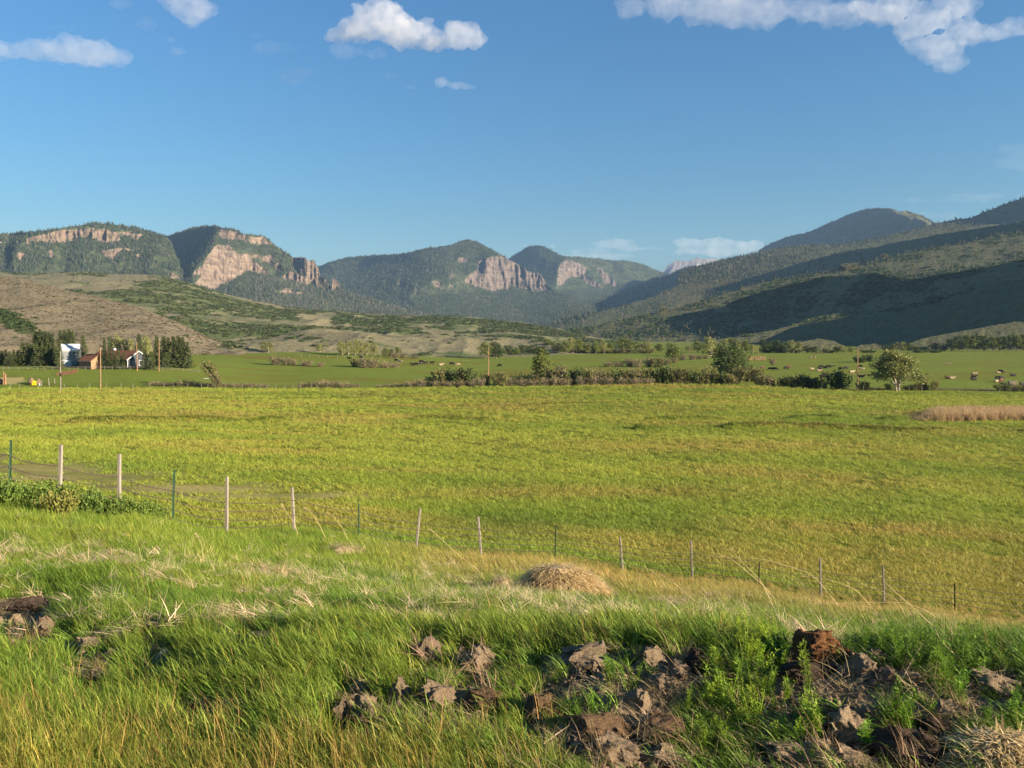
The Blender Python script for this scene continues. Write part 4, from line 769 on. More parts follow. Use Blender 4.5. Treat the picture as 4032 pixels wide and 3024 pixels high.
# hedge along the near field edge
row(['red', 'brown', 'red'], A(a5, 1250, .452, [(-180,560,628,160),(-60,565,628,150),(60,552,632,150),(170,560,632,130),(270,568,632,120),(400,575,632,110),(500,575,632,120),(620,570,632,130),(750,578,634,120)]), 'dry_shrub', 'brown dry shrub along the far fence left of the gap, {o}', 'shrub', 'dry shrubs along the far fence', 246.)
row(['red', 'brown'], A(a5, 1250, .452, [(1090,575,640,110),(1170,565,640,120),(1260,556,640,130),(1350,560,638,130),(1440,566,636,130),(1540,578,632,110)]), 'dry_shrub', 'reddish tan dry shrub in the long low hedge, {o}', 'shrub', 'reddish low hedge', 246.)
row('red', A(a5, 1250, .452, [(1760,590,626,110),(1850,582,625,110),(1950,578,624,120),(2050,572,624,110),(2140,560,622,110)]), 'dry_shrub', 'low mauve dry shrub leading to the willow clump, {o}', 'shrub', 'mauve low hedge', 246.)
row(['darkshrub', 'willow'], A(a6, 1250, .452, [(220,525,605,110),(320,460,602,150),(400,452,600,150),(480,455,598,130),(550,450,598,130)]), 'willow_shrub', 'olive willow bush in the clump left of the centre pole, {o}', 'shrub', 'willow clump left of the centre pole', 246.)
row('red', A(a6, 1250, .452, [(40,560,616,110),(130,550,612,110),(260,560,610,100),(380,560,606,110),(480,560,604,110),(580,555,602,100),(650,535,600,100)]), 'dry_shrub', 'low purple grey shrub in front of the willow clump, {o}', 'shrub', 'purple grey fringe', 243.)
plant('willow', a6(690), 1514, 1472, 40, 'willow_shrub', 'small willow right beside the centre utility pole', 'shrub', None, 247.)
plant('willow', a6(815), 1520, 1466, 52, 'willow_shrub', 'rounded green brown willow alone just right of the centre pole', 'shrub', None, 245.)
row(['darkshrub', 'darkshrub', 'willow'], A(a6, 1250, .452, [(960,515,580,120),(1050,490,578,130),(1120,495,575,110)]), 'willow_shrub', 'dark green willow bush at the foot of the poplar, {o}', 'shrub', 'dark willows at the poplar foot', 248.)
row('red', A(a6, 1250, .452, [(910,540,592,100),(1000,545,588,110),(1100,548,586,110),(1200,540,584,110),(1300,535,582,110),(1400,540,580,110),(1520,530,578,110),(1640,525,576,110),(1760,525,575,110),(1880,535,574,110),(2000,535,572,110),(2120,535,570,110)]), 'dry_shrub', 'pinkish low shrub fringing the long willow hedge, {o}', 'shrub', 'pinkish hedge fringe', 240.)
row(['willow', 'brown', 'willow', 'darkshrub'], A(a6, 1250, .452, [(1270,440,576,130),(1350,432,576,120),(1430,470,574,110),(1510,450,574,130),(1590,455,572,130),(1680,465,572,120),(1760,470,570,120),(1840,475,570,130),(1920,460,570,130),(2000,450,568,130),(2090,455,568,130),(2170,460,568,130)]), 'willow_shrub', 'willow bush in the long hedge right of the poplar, {o}', 'shrub', 'long willow hedge', 248.)
row(['darkshrub', 'willow', 'willow'], A(a7, 1250, .3617, [(330,545,705,160),(430,550,705,150),(520,575,705,140),(620,590,705,140),(720,600,708,150),(830,545,708,160),(920,590,712,160),(1010,620,716,150),(1080,655,716,110)]), 'willow_shrub', 'olive willow bush at the hedge end by the hump of the field, {o}', 'shrub', 'hedge end willows', 248.)
row('willow', A(a7, 1250, .3617, [(1150,545,640,150),(1240,550,640,150),(1330,560,640,140)]), 'willow_shrub', 'brown green bush at the foot of the large dark willow, {o}', 'shrub', 'bushes under the dark willow', 285.)
row(['willow', 'brown'], A(a7, 1250, .3617, [(1370,630,745,130),(1450,640,755,150),(1540,665,760,120)]), 'willow_shrub', 'pinkish brown willow bush after the gap in the hedge, {o}', 'shrub', 'bushes after the hedge gap', 247.)
row(['darkshrub', 'willow', 'darkshrub'], A(a7, 1250, .3617, [(1660,650,775,140),(1760,640,778,150),(1860,635,782,150),(1960,650,785,140)]), 'willow_shrub', 'dark dense bush left of the round green bush, {o}', 'shrub', 'dark dense bushes', 247.)
plant('brown', a7(2060), 1538, 1496, 36, 'willow_shrub', 'pale brown bush touching the round green bush', 'shrub', None, 245.)
plant('darkshrub', a8(275), 1540, 1466, 84, 'round_bush', 'round dark green bush left of the right utility pole', 'shrub', None, 244.)
plant('willow', a8(535), 1540, 1503, 46, 'willow_shrub', 'small brown bush just right of the right utility pole', 'shrub', None, 246.)
row('darkshrub', A(a8, 1250, .376, [(640,735,770,110),(740,740,775,110),(800,690,778,80)]), 'willow_shrub', 'low dark bush under the lone cottonwood, {o}', 'shrub', 'dark bushes under the lone cottonwood', 248.)
row(['darkshrub', 'willow'], A(a8, 1250, .376, [(1000,715,785,110),(1080,695,785,110),(1150,680,785,100),(1230,662,788,150)]), 'willow_shrub', 'bush in the clump right of the lone cottonwood, {o}', 'shrub', 'clump right of the lone cottonwood', 246.)
row(['red', 'brown'], A(a8, 1250, .376, [(1350,742,795,140),(1450,745,795,140),(1550,748,795,130),(1650,750,798,130),(1750,752,800,130),(1850,755,802,130)]), 'dry_shrub', 'low grey brown bush fringing the field right of the cottonwood, {o}', 'shrub', 'low bushes on the right', 246.)
row(['willow', 'red'], A(a8, 1250, .376, [(2000,700,805,140),(2110,706,780,130),(2220,708,780,130)]), 'willow_shrub', 'brown bush at the photo edge beyond the reeds, {o}', 'shrub', 'bushes beyond the reeds', 246.)
# pale trees at the foot of the sagebrush hills
plant('pale', 1055, 1389, 1343, 62, 'round_tree', 'round bright tree alone on the dry hillside foot', 'tree', None)
row('pale', A(a5, 1250, .452, [(1240,220,306,80),(1290,225,300,70)]), 'pale_tree', 'small pale tree left of the pale row, {o}', 'tree', 'small pale trees')
row('pale', A(a5, 1250, .452, [(1430,210,330,90),(1490,198,330,90),(1545,190,330,90),(1600,200,330,90),(1650,215,330,80),(1710,225,330,90)]), 'pale_tree', 'pale yellow green tree in the row by the pasture fence, {o}', 'tree', 'pale tree row')
row(['cotton', 'darktree'], A(a5, 1250, .452, [(1810,262,345,70),(1860,270,345,70),(1920,258,342,60)]), 'pale_tree', 'dark topped tree right of the pale row, {o}', 'tree', 'dark topped trees')
row('brown', A(a5, 1250, .452, [(1890,308,350,90),(1970,322,352,90),(2060,335,356,90)]), 'willow_shrub', 'brown shrub at the hill foot above the cows, {o}', 'shrub', 'brown shrubs above the cows')
# conifers around the ranch
a4 = lambda x: x * .3617
row('fir', [(a4(x), 1200 + b * .3617, 1200 + t * .3617, w * .3617) for x, t, b, w in [(-60,480,655,80),(15,490,655,80),(60,480,655,80),(105,500,662,80),(150,495,660,80),(195,485,655,80),(250,395,655,95),(305,400,655,95),(360,415,655,90)]], 'spruce_tree', 'young spruce in the windbreak left of the white barn, {o}', 'tree', 'windbreak spruces')
row('fir', [(a4(x), 1432, 1200 + t * .3617, w * .3617, 310.) for x, t, w in [(385,275,110),(435,255,120),(485,275,110),(530,285,110),(572,300,80)]], 'spruce_tree', 'tall dark spruce in the clump left of the white barn, {o}', 'tree', 'tall spruces left of the barn')
row('fir', [(a4(x), 1436, 1200 + t * .3617, w * .3617, 292.) for x, t, w in [(400,420,90),(455,430,90),(510,450,90),(555,440,70)]], 'spruce_tree', 'smaller spruce in front of the tall spruce clump, {o}', 'tree', 'smaller spruces')
row('fir', [(a4(x), 1400, 1200 + t * .3617, w * .3617, 345.) for x, t, w in [(655,265,80),(700,262,80),(750,248,90),(790,270,80)]], 'spruce_tree', 'dark spruce standing behind the white barn, {o}', 'tree', 'spruces behind the barn')
plant('fir', a4(652), 1428, 1342, 24, 'spruce_tree', 'single spruce in front of the barn left wall', 'tree', None, 281.)
plant('fir', a4(905), 1431, 1316, 30, 'spruce_tree', 'tall narrow spruce between the barn and the house', 'tree', None, 288.)
row('fir', [(a4(x), 1431, 1200 + t * .3617, w * .3617, 283.) for x, t, w in [(1135,340,62),(1185,395,54),(1235,480,50),(1290,470,52),(1350,505,46)]], 'spruce_tree', 'spruce in front of the house roof, {o}', 'tree', 'spruces in front of the house')
row(['darktree', 'pale', 'darktree', 'pale', 'pale'], [(a4(x), 1390, 1200 + t * .3617, w * .3617, 330.) for x, t, w in [(1210,338,90),(1290,330,110),(1370,372,80),(1430,365,80),(1600,345,130)]], 'garden_tree', 'leafy garden tree rising behind the house roof, {o}', 'tree', 'garden trees behind the house')
plant('fir', a4(1512), 1395, 1309, 36, 'spruce_tree', 'pointed spruce rising behind the house gable', 'tree', None, 325.)
row('fir', [(a4(x), 1431, 1200 + t * .3617, w * .3617, 282.) for x, t, w in [(1585,480,85),(1640,500,80)]], 'spruce_tree', 'spruce just right of the house gable, {o}', 'tree', 'spruces right of the gable')
row('fir', [(a4(x), 1430, 1200 + t * .3617, w * .3617, 298.) for x, t, w in [(1705,318,90),(1780,330,100),(1830,345,100),(1885,330,110),(1940,320,110),(1985,335,110),(2040,390,90)]], 'spruce_tree', 'tall spruce in the clump right of the house, {o}', 'tree', 'spruce clump right of the house')
plant('fir', a4(1800), 1428, 1384, 28, 'spruce_tree', 'small spruce in front of the right hand spruce clump', 'tree', None, 290.)
# ---------------- grass ----------------
CLODS = [  # px, row of centre, width px, height px, kind, label
 (1680,2556,112,90,'clay','crumbly tan clod above the left end of the clod row'),(1872,2570,125,105,'clay','pointed tan clod with a peak beside the crumbly clod'),(2300,2592,250,95,'clay','long low ridge of tan clods below the hay heap'),(2563,2582,118,90,'clay','blocky tan clod right of the long clod ridge'),(2676,2618,85,60,'clay','small clod just right of the blocky clod'),(2604,2682,105,80,'clay','rounded clod below the blocky clod'),(1718,2738,130,85,'clay','jagged clod beside the dark hole in the middle'),(1572,2722,72,95,'clay','narrow upright clod left of the jagged clod'),(1408,2716,84,55,'clay','small flat clod in grass above the pale pair'),(1440,2796,125,115,'clay','large pale clod of the pair in the grass'),(1338,2806,76,95,'clay','smaller pale clod left of its larger neighbour'),(1502,2866,62,75,'clay','little clod below the large pale clod'),
 (1908,2735,140,85,'root','matted clump of roots and soil in the centre'),(2129,2770,130,95,'root','rooty clod with dry fibres at the centre bottom'),(2376,2872,220,90,'root','wide dark root mat near the bottom centre'),(2522,2752,90,100,'clay','tall clod half covered by grass blades'),(2610,2860,170,85,'root','orange brown root mat left of the weeds'),(2427,2972,170,85,'clay','cracked clod at the bottom edge below the root mat'),(2630,2988,190,70,'clay','wide clod cut by the bottom edge'),
 (2755,2588,100,75,'dark','dark grey lump at the right end of the row'),(2668,2640,90,70,'clay','dusty lump under the dark grey lump'),(3234,2572,205,120,'peat','rust red peat clod standing highest on the right'),(3190,2655,240,75,'dark','dark broken slab under the rust red peat'),(3409,2645,125,95,'clay','sunlit clod just right of the peat'),(3463,2622,90,80,'clay','knobbly clod at the right of the sunlit clod'),(3500,2678,90,55,'clay','low clod below the knobbly one'),(3586,2700,95,50,'clay','small lump trailing right of the peat group'),(3927,2712,180,75,'clay','broad cracked clod on the far right'),(3344,2846,140,120,'clay','crumbling clod in the middle of the weeds'),(3424,2822,80,75,'clay','light clod leaning on the crumbling clod'),(3066,2792,120,50,'clay','pale flat clod among the bright weeds'),(3740,2816,110,75,'clay','dusky clod above the brown slab'),(3690,2870,170,70,'dark','dark soil lump left above the straw'),(3092,2952,190,70,'clay','cracked clay ridge at the bottom of the weeds'),(3224,2932,95,70,'clay','small clod under the crumbling clod'),(3360,2984,140,70,'clay','rounded clod at the bottom right of centre'),(3600,2968,340,120,'dark','big dark brown slab of turned soil left of the straw'),
 (54,2455,52,70,'clay','small upright clod at the left photo edge'),(152,2470,78,90,'clay','pale clod in the dug gap at far left'),(76,2372,190,48,'dark','dark crust of turned soil at far left'),(342,2532,130,50,'clay','low brown clod in the left grass'),(440,2574,90,40,'clay','flat clod right of the low brown clod'),(633,2573,68,62,'rock','grey angular rock lying in the left grass'),(606,2470,66,36,'clay','small tan clod above the grey rock'),(1025,2524,165,40,'clay','long flat patch of tan crumbs in the grass'),(798,2790,130,48,'dark','brown crust in the lower left grass'),(380,2655,70,38,'clay','tiny tan clod in the golden grass'),(962,2842,46,34,'rock','small grey stone in the lower grass')]
def clear_clods(px, v, X):
    k = np.ones(len(px), bool)
    for cx, cv, w, h, kd, lab in CLODS: k &= ~((np.abs(px - cx) < w * .68) & (v > cv - h * .3) & (v < cv + h * 1.4 + 45))
    return k | (rng.random(len(px)) < .06)

def grass_mat(name, trans=.35):
    n = NT(name); f = n.attr('bt'); c = n.attr('tint', 'INSTANCER', 'Color')
    col = n.mix(1., c, n.ramp(f, [(0., (.6, .6, .6)), (.75, (1.15, 1.15, 1.1)), (.9, (1.5, 1.35, 1.5)), (1., (2.2, 1.7, 2.4))]), 'MULTIPLY')
    return n.done(col, .55, None, .25, trans)
M_GRASS = grass_mat('grass_blades')
def clump(seed, n=34, rad=.11, h=(.12, .38), w=.0095, lean=(.12, .6), bend=(.3, 1.2), spread=1.):
    global rng
    keep = rng; rng = np.random.default_rng(seed); r = rng; mb = MB()
    a = r.random(n) * 6.28; q = rad * np.sqrt(r.random(n)); root = np.stack([np.cos(a) * q, np.sin(a) * q, np.zeros(n) - .02], 1)
    head = np.pi + r.normal(0, spread, n); mb.blades(root, head, r.uniform(*lean, n), r.uniform(*h, n), w * r.uniform(.6, 1.3, n), r.uniform(*bend, n), 4, flat=r.random(n) * 6.28); rng = keep; return mb
TALL = [proto(clump(600 + k), 'grass_tuft', M_GRASS) for k in range(7)]
WIDE = [proto(clump(620 + k, 16, .09, (.22, .48), .016, (.2, .7), (.5, 1.3), .9), 'grass_tuft', M_GRASS) for k in range(4)]
LOW = [proto(clump(640 + k, 26, .2, (.08, .2), .016, (.2, .9), (.3, 1.), 1.2), 'grass_tuft', M_GRASS) for k in range(4)]
STRAW = [proto(clump(660 + k, 24, .12, (.18, .46), .006, (.7, 1.45), (.2, .8), 1.), 'straw_tuft', M_GRASS) for k in range(5)]
def spots(N, ylo, yhi, umax=.72, pw=1.):
    """random ground points, thinning with distance"""
    t = rng.random(N); Y = (ylo ** (1 - pw) * (1 - t) + yhi ** (1 - pw) * t) ** (1 / (1 - pw)) if pw != 1 else ylo * (yhi / ylo) ** t
    X = rng.uniform(-umax, umax, N) * Y; return X, Y
def jit(c, N, v=.15): return np.asarray(c) * rng.uniform(1 - v, 1 + v, (N, 1)) * rng.uniform(.94, 1.06, (N, 3))
def lay(name, X, Y, protos, scale, tint, tilt=.12, label=None, zoff=0., yaw=.5):
    N = len(X); z = gz(X, Y) + zoff; r = np.stack([rng.normal(0, tilt, N), rng.normal(0, tilt, N), rng.normal(0, yaw, N)], 1)
    return scatter(name, np.stack([X, Y, z], 1), protos, scale, r, tint, label=label)
GREEN, GREEN2, YEL, GOLD, TAN, PALE = (.10, .185, .018), (.19, .255, .03), (.22, .22, .035), (.36, .25, .05), (.35, .295, .10), (.60, .50, .30)
def mixc(a, b, t): return np.asarray(a) * (1 - t[:, None]) + np.asarray(b) * t[:, None]
X, Y = spots(82000, 2.3, 30, pw=1.35)
px, v = px_of(X, Y), vrow(X, Y); dirt = near_dirt(X, Y); dirt = np.where(px < 1500, np.clip(dirt * 1.3, 0, 1), dirt)
fenceY = interp(px, [(-900, 14), (41, 15.2), (470, 16.4), (893, 20), (1155, 22.4), (1654, 26), (2189, 28), (4100, 28.7), (5000, 28.7)])
gap = .62 + 1.1 * fbm(X * 2.4, Y * 2.4, oct=3, seed=66) + .5 * sstep(6, 10, Y)
keep = (rng.random(len(X)) < gap) & clear_clods(px, v, X) & (rng.random(len(X)) > dirt * .70) & (Y < fenceY * 1.12); X, Y, px, v, dirt, fenceY = (q[keep] for q in (X, Y, px, v, dirt, fenceY)); N = len(X)
gold = np.clip(sstep(2790, 3000, v) * sstep(2500, 2000, px) * (.08 + .5 * fbm(X * 1.6, Y * 1.6, oct=3, seed=71)) * rng.uniform(.2, 1.7, N) + sstep(.4, .75, Y / fenceY) * sstep(1300, 1900, px) * (.85 + .4 * fbm(X / 2, Y / 2, oct=2, seed=72)), 0, 1)
yel = np.clip(.35 + .8 * fbm(X * .8, Y * .8, oct=3, seed=73) + sstep(2400, 2200, v) * .35, 0, 1)
tint = mixc(GREEN, GREEN2, yel) ; tint = mixc((1, 1, 1), (1, 1, 1), yel) * tint; tint = tint * (1 - gold[:, None]) + np.where((Y / fenceY > .4)[:, None], np.asarray(TAN) * [.95, .9, .75], np.asarray(GOLD)) * gold[:, None]
tint = tint * jit((1, 1, 1), N); sc = rng.uniform(.26, .52, N) * (1 - .35 * dirt) * (1 + .75 * sstep(6, 18, Y)); sc = sc * (1 + .3 * fbm(X * .9, Y * .9, oct=2, seed=74))
lay('grass', X, Y, TALL, sc, tint, label='tall wind bent grass on the bank', yaw=.45)
X, Y = spots(10000, 2.5, 11, pw=1.5); px, v = px_of(X, Y), vrow(X, Y); d = near_dirt(X, Y); k = clear_clods(px, v, X) & (rng.random(len(X)) > d * .38) & (v > 2300); X, Y = X[k], Y[k]
lay('grass', X, Y, WIDE, rng.uniform(.2, .42, len(X)), jit((.13, .23, .025), len(X), .3), label='broad bladed green grass among the clods', yaw=.6)
STEM = [proto(clump(690 + k, 12, .14, (.22, .42), .0035, (.05, .35), (.05, .5), .8), 'grass_stem', M_GRASS) for k in range(4)]
X, Y = spots(4200, 2.4, 14, pw=1.4); px, v = px_of(X, Y), vrow(X, Y); k = (rng.random(len(X)) > near_dirt(X, Y)) & clear_clods(px, v, X) & (rng.random(len(X)) < .25 + .75 * sstep(2650, 2900, v) * sstep(2500, 2000, px)); X, Y = X[k], Y[k]
lay('grass', X, Y, STEM, rng.uniform(.34, .62, len(X)), jit((.36, .25, .07), len(X), .3), label='thin golden grass stems', yaw=.8)
# pale straw lying over the grass
X, Y = spots(16000, 4.8, 24, pw=1.2); px, v = px_of(X, Y), vrow(X, Y)
band = np.exp(-((v - interp(px, [(0, 2230), (800, 2250), (1500, 2300), (2300, 2330), (3000, 2370), (4032, 2440)])) / 70.) ** 2) * (.25 + .9 * sstep(.0, .5, fbm(X * .7, Y * .7, oct=3, seed=75))) + .10
k = rng.random(len(X)) < band * (.42 + .33 * sstep(900, 2000, px[:])); X, Y = X[k], Y[k]
lay('straw', X, Y, STRAW, rng.uniform(.25, .62, len(X)), jit(PALE, len(X), .3), .25, label='pale dead straw lying over the bank grass', zoff=.09, yaw=1.4)
X, Y = spots(1500, 2.5, 7, pw=1.4); lay('straw', X, Y, STRAW, rng.uniform(.15, .38, len(X)), jit((.42, .34, .18), len(X), .3), .3, label='scattered dead blades in the near grass', zoff=.03, yaw=2.)
X, Y = spots(1500, 2.4, 5.2, pw=1.2); d = near_dirt(X, Y); k = (rng.random(len(X)) < d * .3); X, Y = X[k], Y[k]
lay('straw', X, Y, STRAW, rng.uniform(.3, .6, len(X)), jit((.30, .22, .12), len(X), .35), .4, label='dry roots and straw on the dug soil', zoff=.03, yaw=3.)
# the meadow below the fence: short tufts
X, Y = spots(150000, 17, 236, .76, pw=1.1); px, v = px_of(X, Y), vrow(X, Y)
fY = interp(px, [(-900, 14), (41, 15.2), (470, 16.4), (893, 20), (1155, 22.4), (1654, 26), (2189, 28), (4100, 28.7), (5000, 28.7)])
sandy = np.zeros(len(X))
for cx, cv, rx, rv in [(300, 1880, 520, 26), (700, 1925, 500, 22), (1050, 1955, 420, 16), (150, 1845, 300, 30), (-100, 1800, 200, 40)]: sandy = np.maximum(sandy, np.exp(-(((px - cx) / rx) ** 2 + ((v - cv) / rv) ** 2)))
k = (Y > fY * 1.05) & (rng.random(len(X)) > sandy * 1.4) & (rng.random(len(X)) < .55 + .9 * fbm(X / 1.7, Y / 1.7, oct=2, seed=81) + .3); X, Y, px, v, sandy = (q[k] for q in (X, Y, px, v, sandy)); N = len(X)
t1 = np.clip(.5 + .9 * fbm(X / 9, Y / 9, oct=4, seed=82), 0, 1); t2 = np.clip(fbm(X / 26, Y / 9, oct=4, seed=83) * 1.6, 0, .85)
bandf = np.clip(.5 + 1.3 * fbm(X / 60, Y / 11, oct=3, seed=84), 0, 1); tint = mixc(mixc((.15, .225, .024), (.235, .285, .034), t1), (.30, .335, .045), bandf * .8) * 1.08; tint = tint * (1 - t2[:, None]) + np.asarray((.33, .29, .06)) * t2[:, None]
for cx, cv, rx, rv, a in [(1650, 1598, 600, 9, .55), (2900, 1762, 700, 24, .6), (2300, 1940, 900, 22, .5), (3700, 1700, 300, 22, .4), (1150, 1640, 800, 12, .45), (2750, 1522, 260, 8, .8), (700, 1590, 600, 12, .4), (3300, 2080, 700, 32, .45), (900, 1745, 500, 12, .35), (1500, 1850, 700, 12, .35), (3200, 1905, 500, 14, .35)]:
    q_ = a * np.exp(-(((px - cx) / rx) ** 2 + ((v - cv + 14 * fbm(X / 12, Y / 12, oct=2, seed=87)) / rv) ** 2)); tint = tint * (1 - q_[:, None]) + np.asarray((.40, .29, .08)) * q_[:, None]
green = ((px - 2050) / 500.) ** 2 + ((v - 2060) / 45.) ** 2; gk = np.exp(-green); tint = tint * (1 - gk[:, None] * .7) + np.asarray((.085, .16, .016)) * gk[:, None] * .7
dz = ditch(X, Y); s = rng.uniform(.7, 1.4, N) * (1 + 1.2 * np.clip(dz, 0, .6)) * (1 + .012 * (Y - 20)); tint = tint * (1 - .35 * np.clip(dz / .5, 0, 1)[:, None]) * jit((1, 1, 1), N, .13)
lay('grass', X, Y, LOW, s, tint, label='short yellow green meadow grass', yaw=.7)

# rank dark grass along the old ditch lines
PX_ = []
for P, hh in _dl:
    n_ = int(620 * hh * 2.2); k = rng.integers(0, len(P) - 1, n_); t = rng.random(n_)[:, None]; q = P[k] * (1 - t) + P[k + 1] * t; q[:, 1] += rng.normal(0, .35, n_); on = fbm(q[:, 0] / 9., q[:, 0] * 0 + hh * 50, oct=2, seed=9) > -.1; PX_.append(q[on])
PX_ = np.concatenate(PX_); N = len(PX_)
lay('grass', PX_[:, 0], PX_[:, 1], LOW, rng.uniform(1.2, 2.3, N), jit((.10, .135, .02), N, .25), label='rank dark grass along old ditch lines', yaw=1.)
# ---------------- ranch, poles, fences, cattle ----------------
M_POLE = simple_mat('pine_pole', (.25, .15, .08), .3, 3., .85, .4, sc=(1, 1, .15)); M_POST = simple_mat('weathered_post', (.21, .185, .155), .3, 14., .9, .8, sc=(1, 1, .12)); M_TPOST = simple_mat('green_steel_post', (.018, .05, .03), .3, 8., .6, .1)
M_RUST = simple_mat('rusty_steel_post', (.05, .035, .03), .3, 8., .7, .1); M_WIRE = simple_mat('rusty_wire', (.07, .055, .045), .3, 40., .6); M_STEEL = simple_mat('grey_steel', (.3, .3, .31), .2, 10., .5, metal=.6)
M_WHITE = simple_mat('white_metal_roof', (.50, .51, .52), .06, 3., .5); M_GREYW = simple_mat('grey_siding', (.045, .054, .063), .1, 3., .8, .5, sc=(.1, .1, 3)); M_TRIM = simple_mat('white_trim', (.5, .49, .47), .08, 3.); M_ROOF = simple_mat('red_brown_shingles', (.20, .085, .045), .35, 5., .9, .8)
M_TANW = simple_mat('tan_log_wall', (.24, .165, .095), .2, 3., .85, .6, sc=(.2, .2, 3)); M_DARKW = simple_mat('dark_brown_wall', (.09, .06, .045), .2, 3., .85, .4); M_GLASS = simple_mat('dark_window_glass', (.03, .04, .05), .2, 2., .1, spec=.8); M_PLANK = simple_mat('red_cedar_planks', (.28, .14, .08), .3, 6., .85, .5, sc=(3, 3, .3))
M_STONE = simple_mat('brown_stone', (.16, .11, .08), .35, 5., .95, 1.); M_YEL = simple_mat('yellow_paint', (.75, .50, .02), .08, 4., .5); M_HAY = simple_mat('baled_hay', (.25, .175, .085), .3, 9., .95, 1.); M_BLACK = simple_mat('black_hide', (.014, .012, .012), .3, 5., .7); M_CREAM = simple_mat('cream_hide', (.30, .235, .15), .15, 4., .8); M_BROWNC = simple_mat('brown_hide', (.12, .055, .03), .25, 4., .8)
def quad(mb, a, b, c, d, t=.06):
    a, b, c, d = map(np.array, (a, b, c, d)); n = np.cross(b - a, d - a); n = n / np.linalg.norm(n) * t
    V = np.array([a, b, c, d, a + n, b + n, c + n, d + n]); return mb.add(V, np.array([[0,3,2,1],[4,5,6,7],[0,1,5,4],[1,2,6,5],[2,3,7,6],[3,0,4,7]]))
def gable_walls(L, D, h, rise):
    V = [(-L/2,-D/2,-.6),(L/2,-D/2,-.6),(L/2,D/2,-.6),(-L/2,D/2,-.6),(-L/2,-D/2,h),(L/2,-D/2,h),(L/2,D/2,h),(-L/2,D/2,h),(-L/2,0,h+rise),(L/2,0,h+rise)]
    mb = MB(); mb.add(V, [np.array([[0,1,5,4],[2,3,7,6],[4,5,9,8],[6,7,8,9]]), np.array([[1,2,6,9,5],[3,0,4,8,7]])]); return mb
def roof_mb(L, D, h, rise, ov=.5, t=.16):
    mb = MB(); e = ov * rise / (D / 2)
    quad(mb, (-L/2-ov, -D/2-ov, h-e), (L/2+ov, -D/2-ov, h-e), (L/2+ov, -.0, h+rise+.02), (-L/2-ov, -.0, h+rise+.02), t); quad(mb, (-L/2-ov, .0, h+rise+.02), (L/2+ov, .0, h+rise+.02), (L/2+ov, D/2+ov, h-e), (-L/2-ov, D/2+ov, h-e), t); return mb
def window(parent, c, w, h, face):
    """window on a wall: face = 'f' front (-y) or 'r' right end (+x)"""
    x, y, z = c; fr = MB()
    if face == 'f':
        fr.box((x, y - .03, z + h / 2 + .06), (w + .3, .1, .13)).box((x, y - .03, z - h / 2 - .06), (w + .3, .1, .13)).box((x - w / 2 - .08, y - .03, z), (.13, .1, h)).box((x + w / 2 + .08, y - .03, z), (.13, .1, h)); gl = MB().box((x, y - .012, z), (w, .03, h))
    else:
        fr.box((x + .03, y, z + h / 2 + .06), (.1, w + .3, .13)).box((x + .03, y, z - h / 2 - .06), (.1, w + .3, .13)).box((x + .03, y - w / 2 - .08, z), (.1, .13, h)).box((x + .03, y + w / 2 + .08, z), (.1, .13, h)); gl = MB().box((x + .012, y, z), (.03, w, h))
    f = fr.obj('window', M_TRIM, parent); gl.obj('pane', M_GLASS, f)
def door(parent, c, w, h, m, face='f'):
    x, y, z = c; d = MB().box((x, y - .04, z + h / 2), (w, .06, h)) if face == 'f' else MB().box((x + .04, y, z + h / 2), (.06, w, h)); o = d.obj('door', m, parent); MB().box((x + w * .35, y - .1, z + 1.) if face == 'f' else (x + .1, y + w * .35, z + 1.), (.08, .08, .12)).obj('handle', M_STEEL, o)
# house: long brown roof, gable end seen on its right
HX, HY = (1255 * .3617 - 2016) / F * 288., 288.; hz = float(gz_smooth(HX, HY))
h = empty('ranch_house', (HX, HY + 3, hz), math.radians(-27)); prop(h, 'long low house with red brown roof and grey white trimmed gable', 'house')
L, D, wh, rs = 19.5, 8.6, 3.0, 2.7
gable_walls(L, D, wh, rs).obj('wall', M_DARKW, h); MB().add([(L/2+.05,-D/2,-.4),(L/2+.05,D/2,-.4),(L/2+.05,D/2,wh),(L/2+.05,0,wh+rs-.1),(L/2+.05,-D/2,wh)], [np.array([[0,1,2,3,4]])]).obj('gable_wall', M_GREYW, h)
rf = roof_mb(L, D, wh, rs).obj('roof', M_ROOF, h); MB().box((-4.5, 1.2, wh + rs + .2), (1.1, .9, 1.3)).obj('chimney', M_TRIM, rf)
tr = MB(); quad(tr, (L/2+.52, -D/2-.6, wh-.55), (L/2+.52, -.0, wh+rs-.18), (L/2+.52, 0., wh+rs+.16), (L/2+.52, -D/2-.6, wh-.2), -.05); quad(tr, (L/2+.52, D/2+.6, wh-.2), (L/2+.52, 0, wh+rs+.16), (L/2+.52, 0, wh+rs-.18), (L/2+.52, D/2+.6, wh-.55), -.05); tr.box((L/2+.1, -D/2, wh/2), (.16, .2, wh)); tr.box((L/2+.1, D/2, wh/2), (.16, .2, wh)); tr.obj('gable_trim', M_TRIM, h)
window(h, (L/2+.05, 1.2, 1.5), 1.5, 1.7, 'r'); window(h, (L/2+.05, -1.9, 1.5), .9, 1.2, 'r')
for x in (4.6, 1.2, -6.5): window(h, (x, -D/2, 1.5), 1.3, 1.1, 'f')
door(h, (6.8, -D/2, 0), 1., 2.1, M_TRIM)
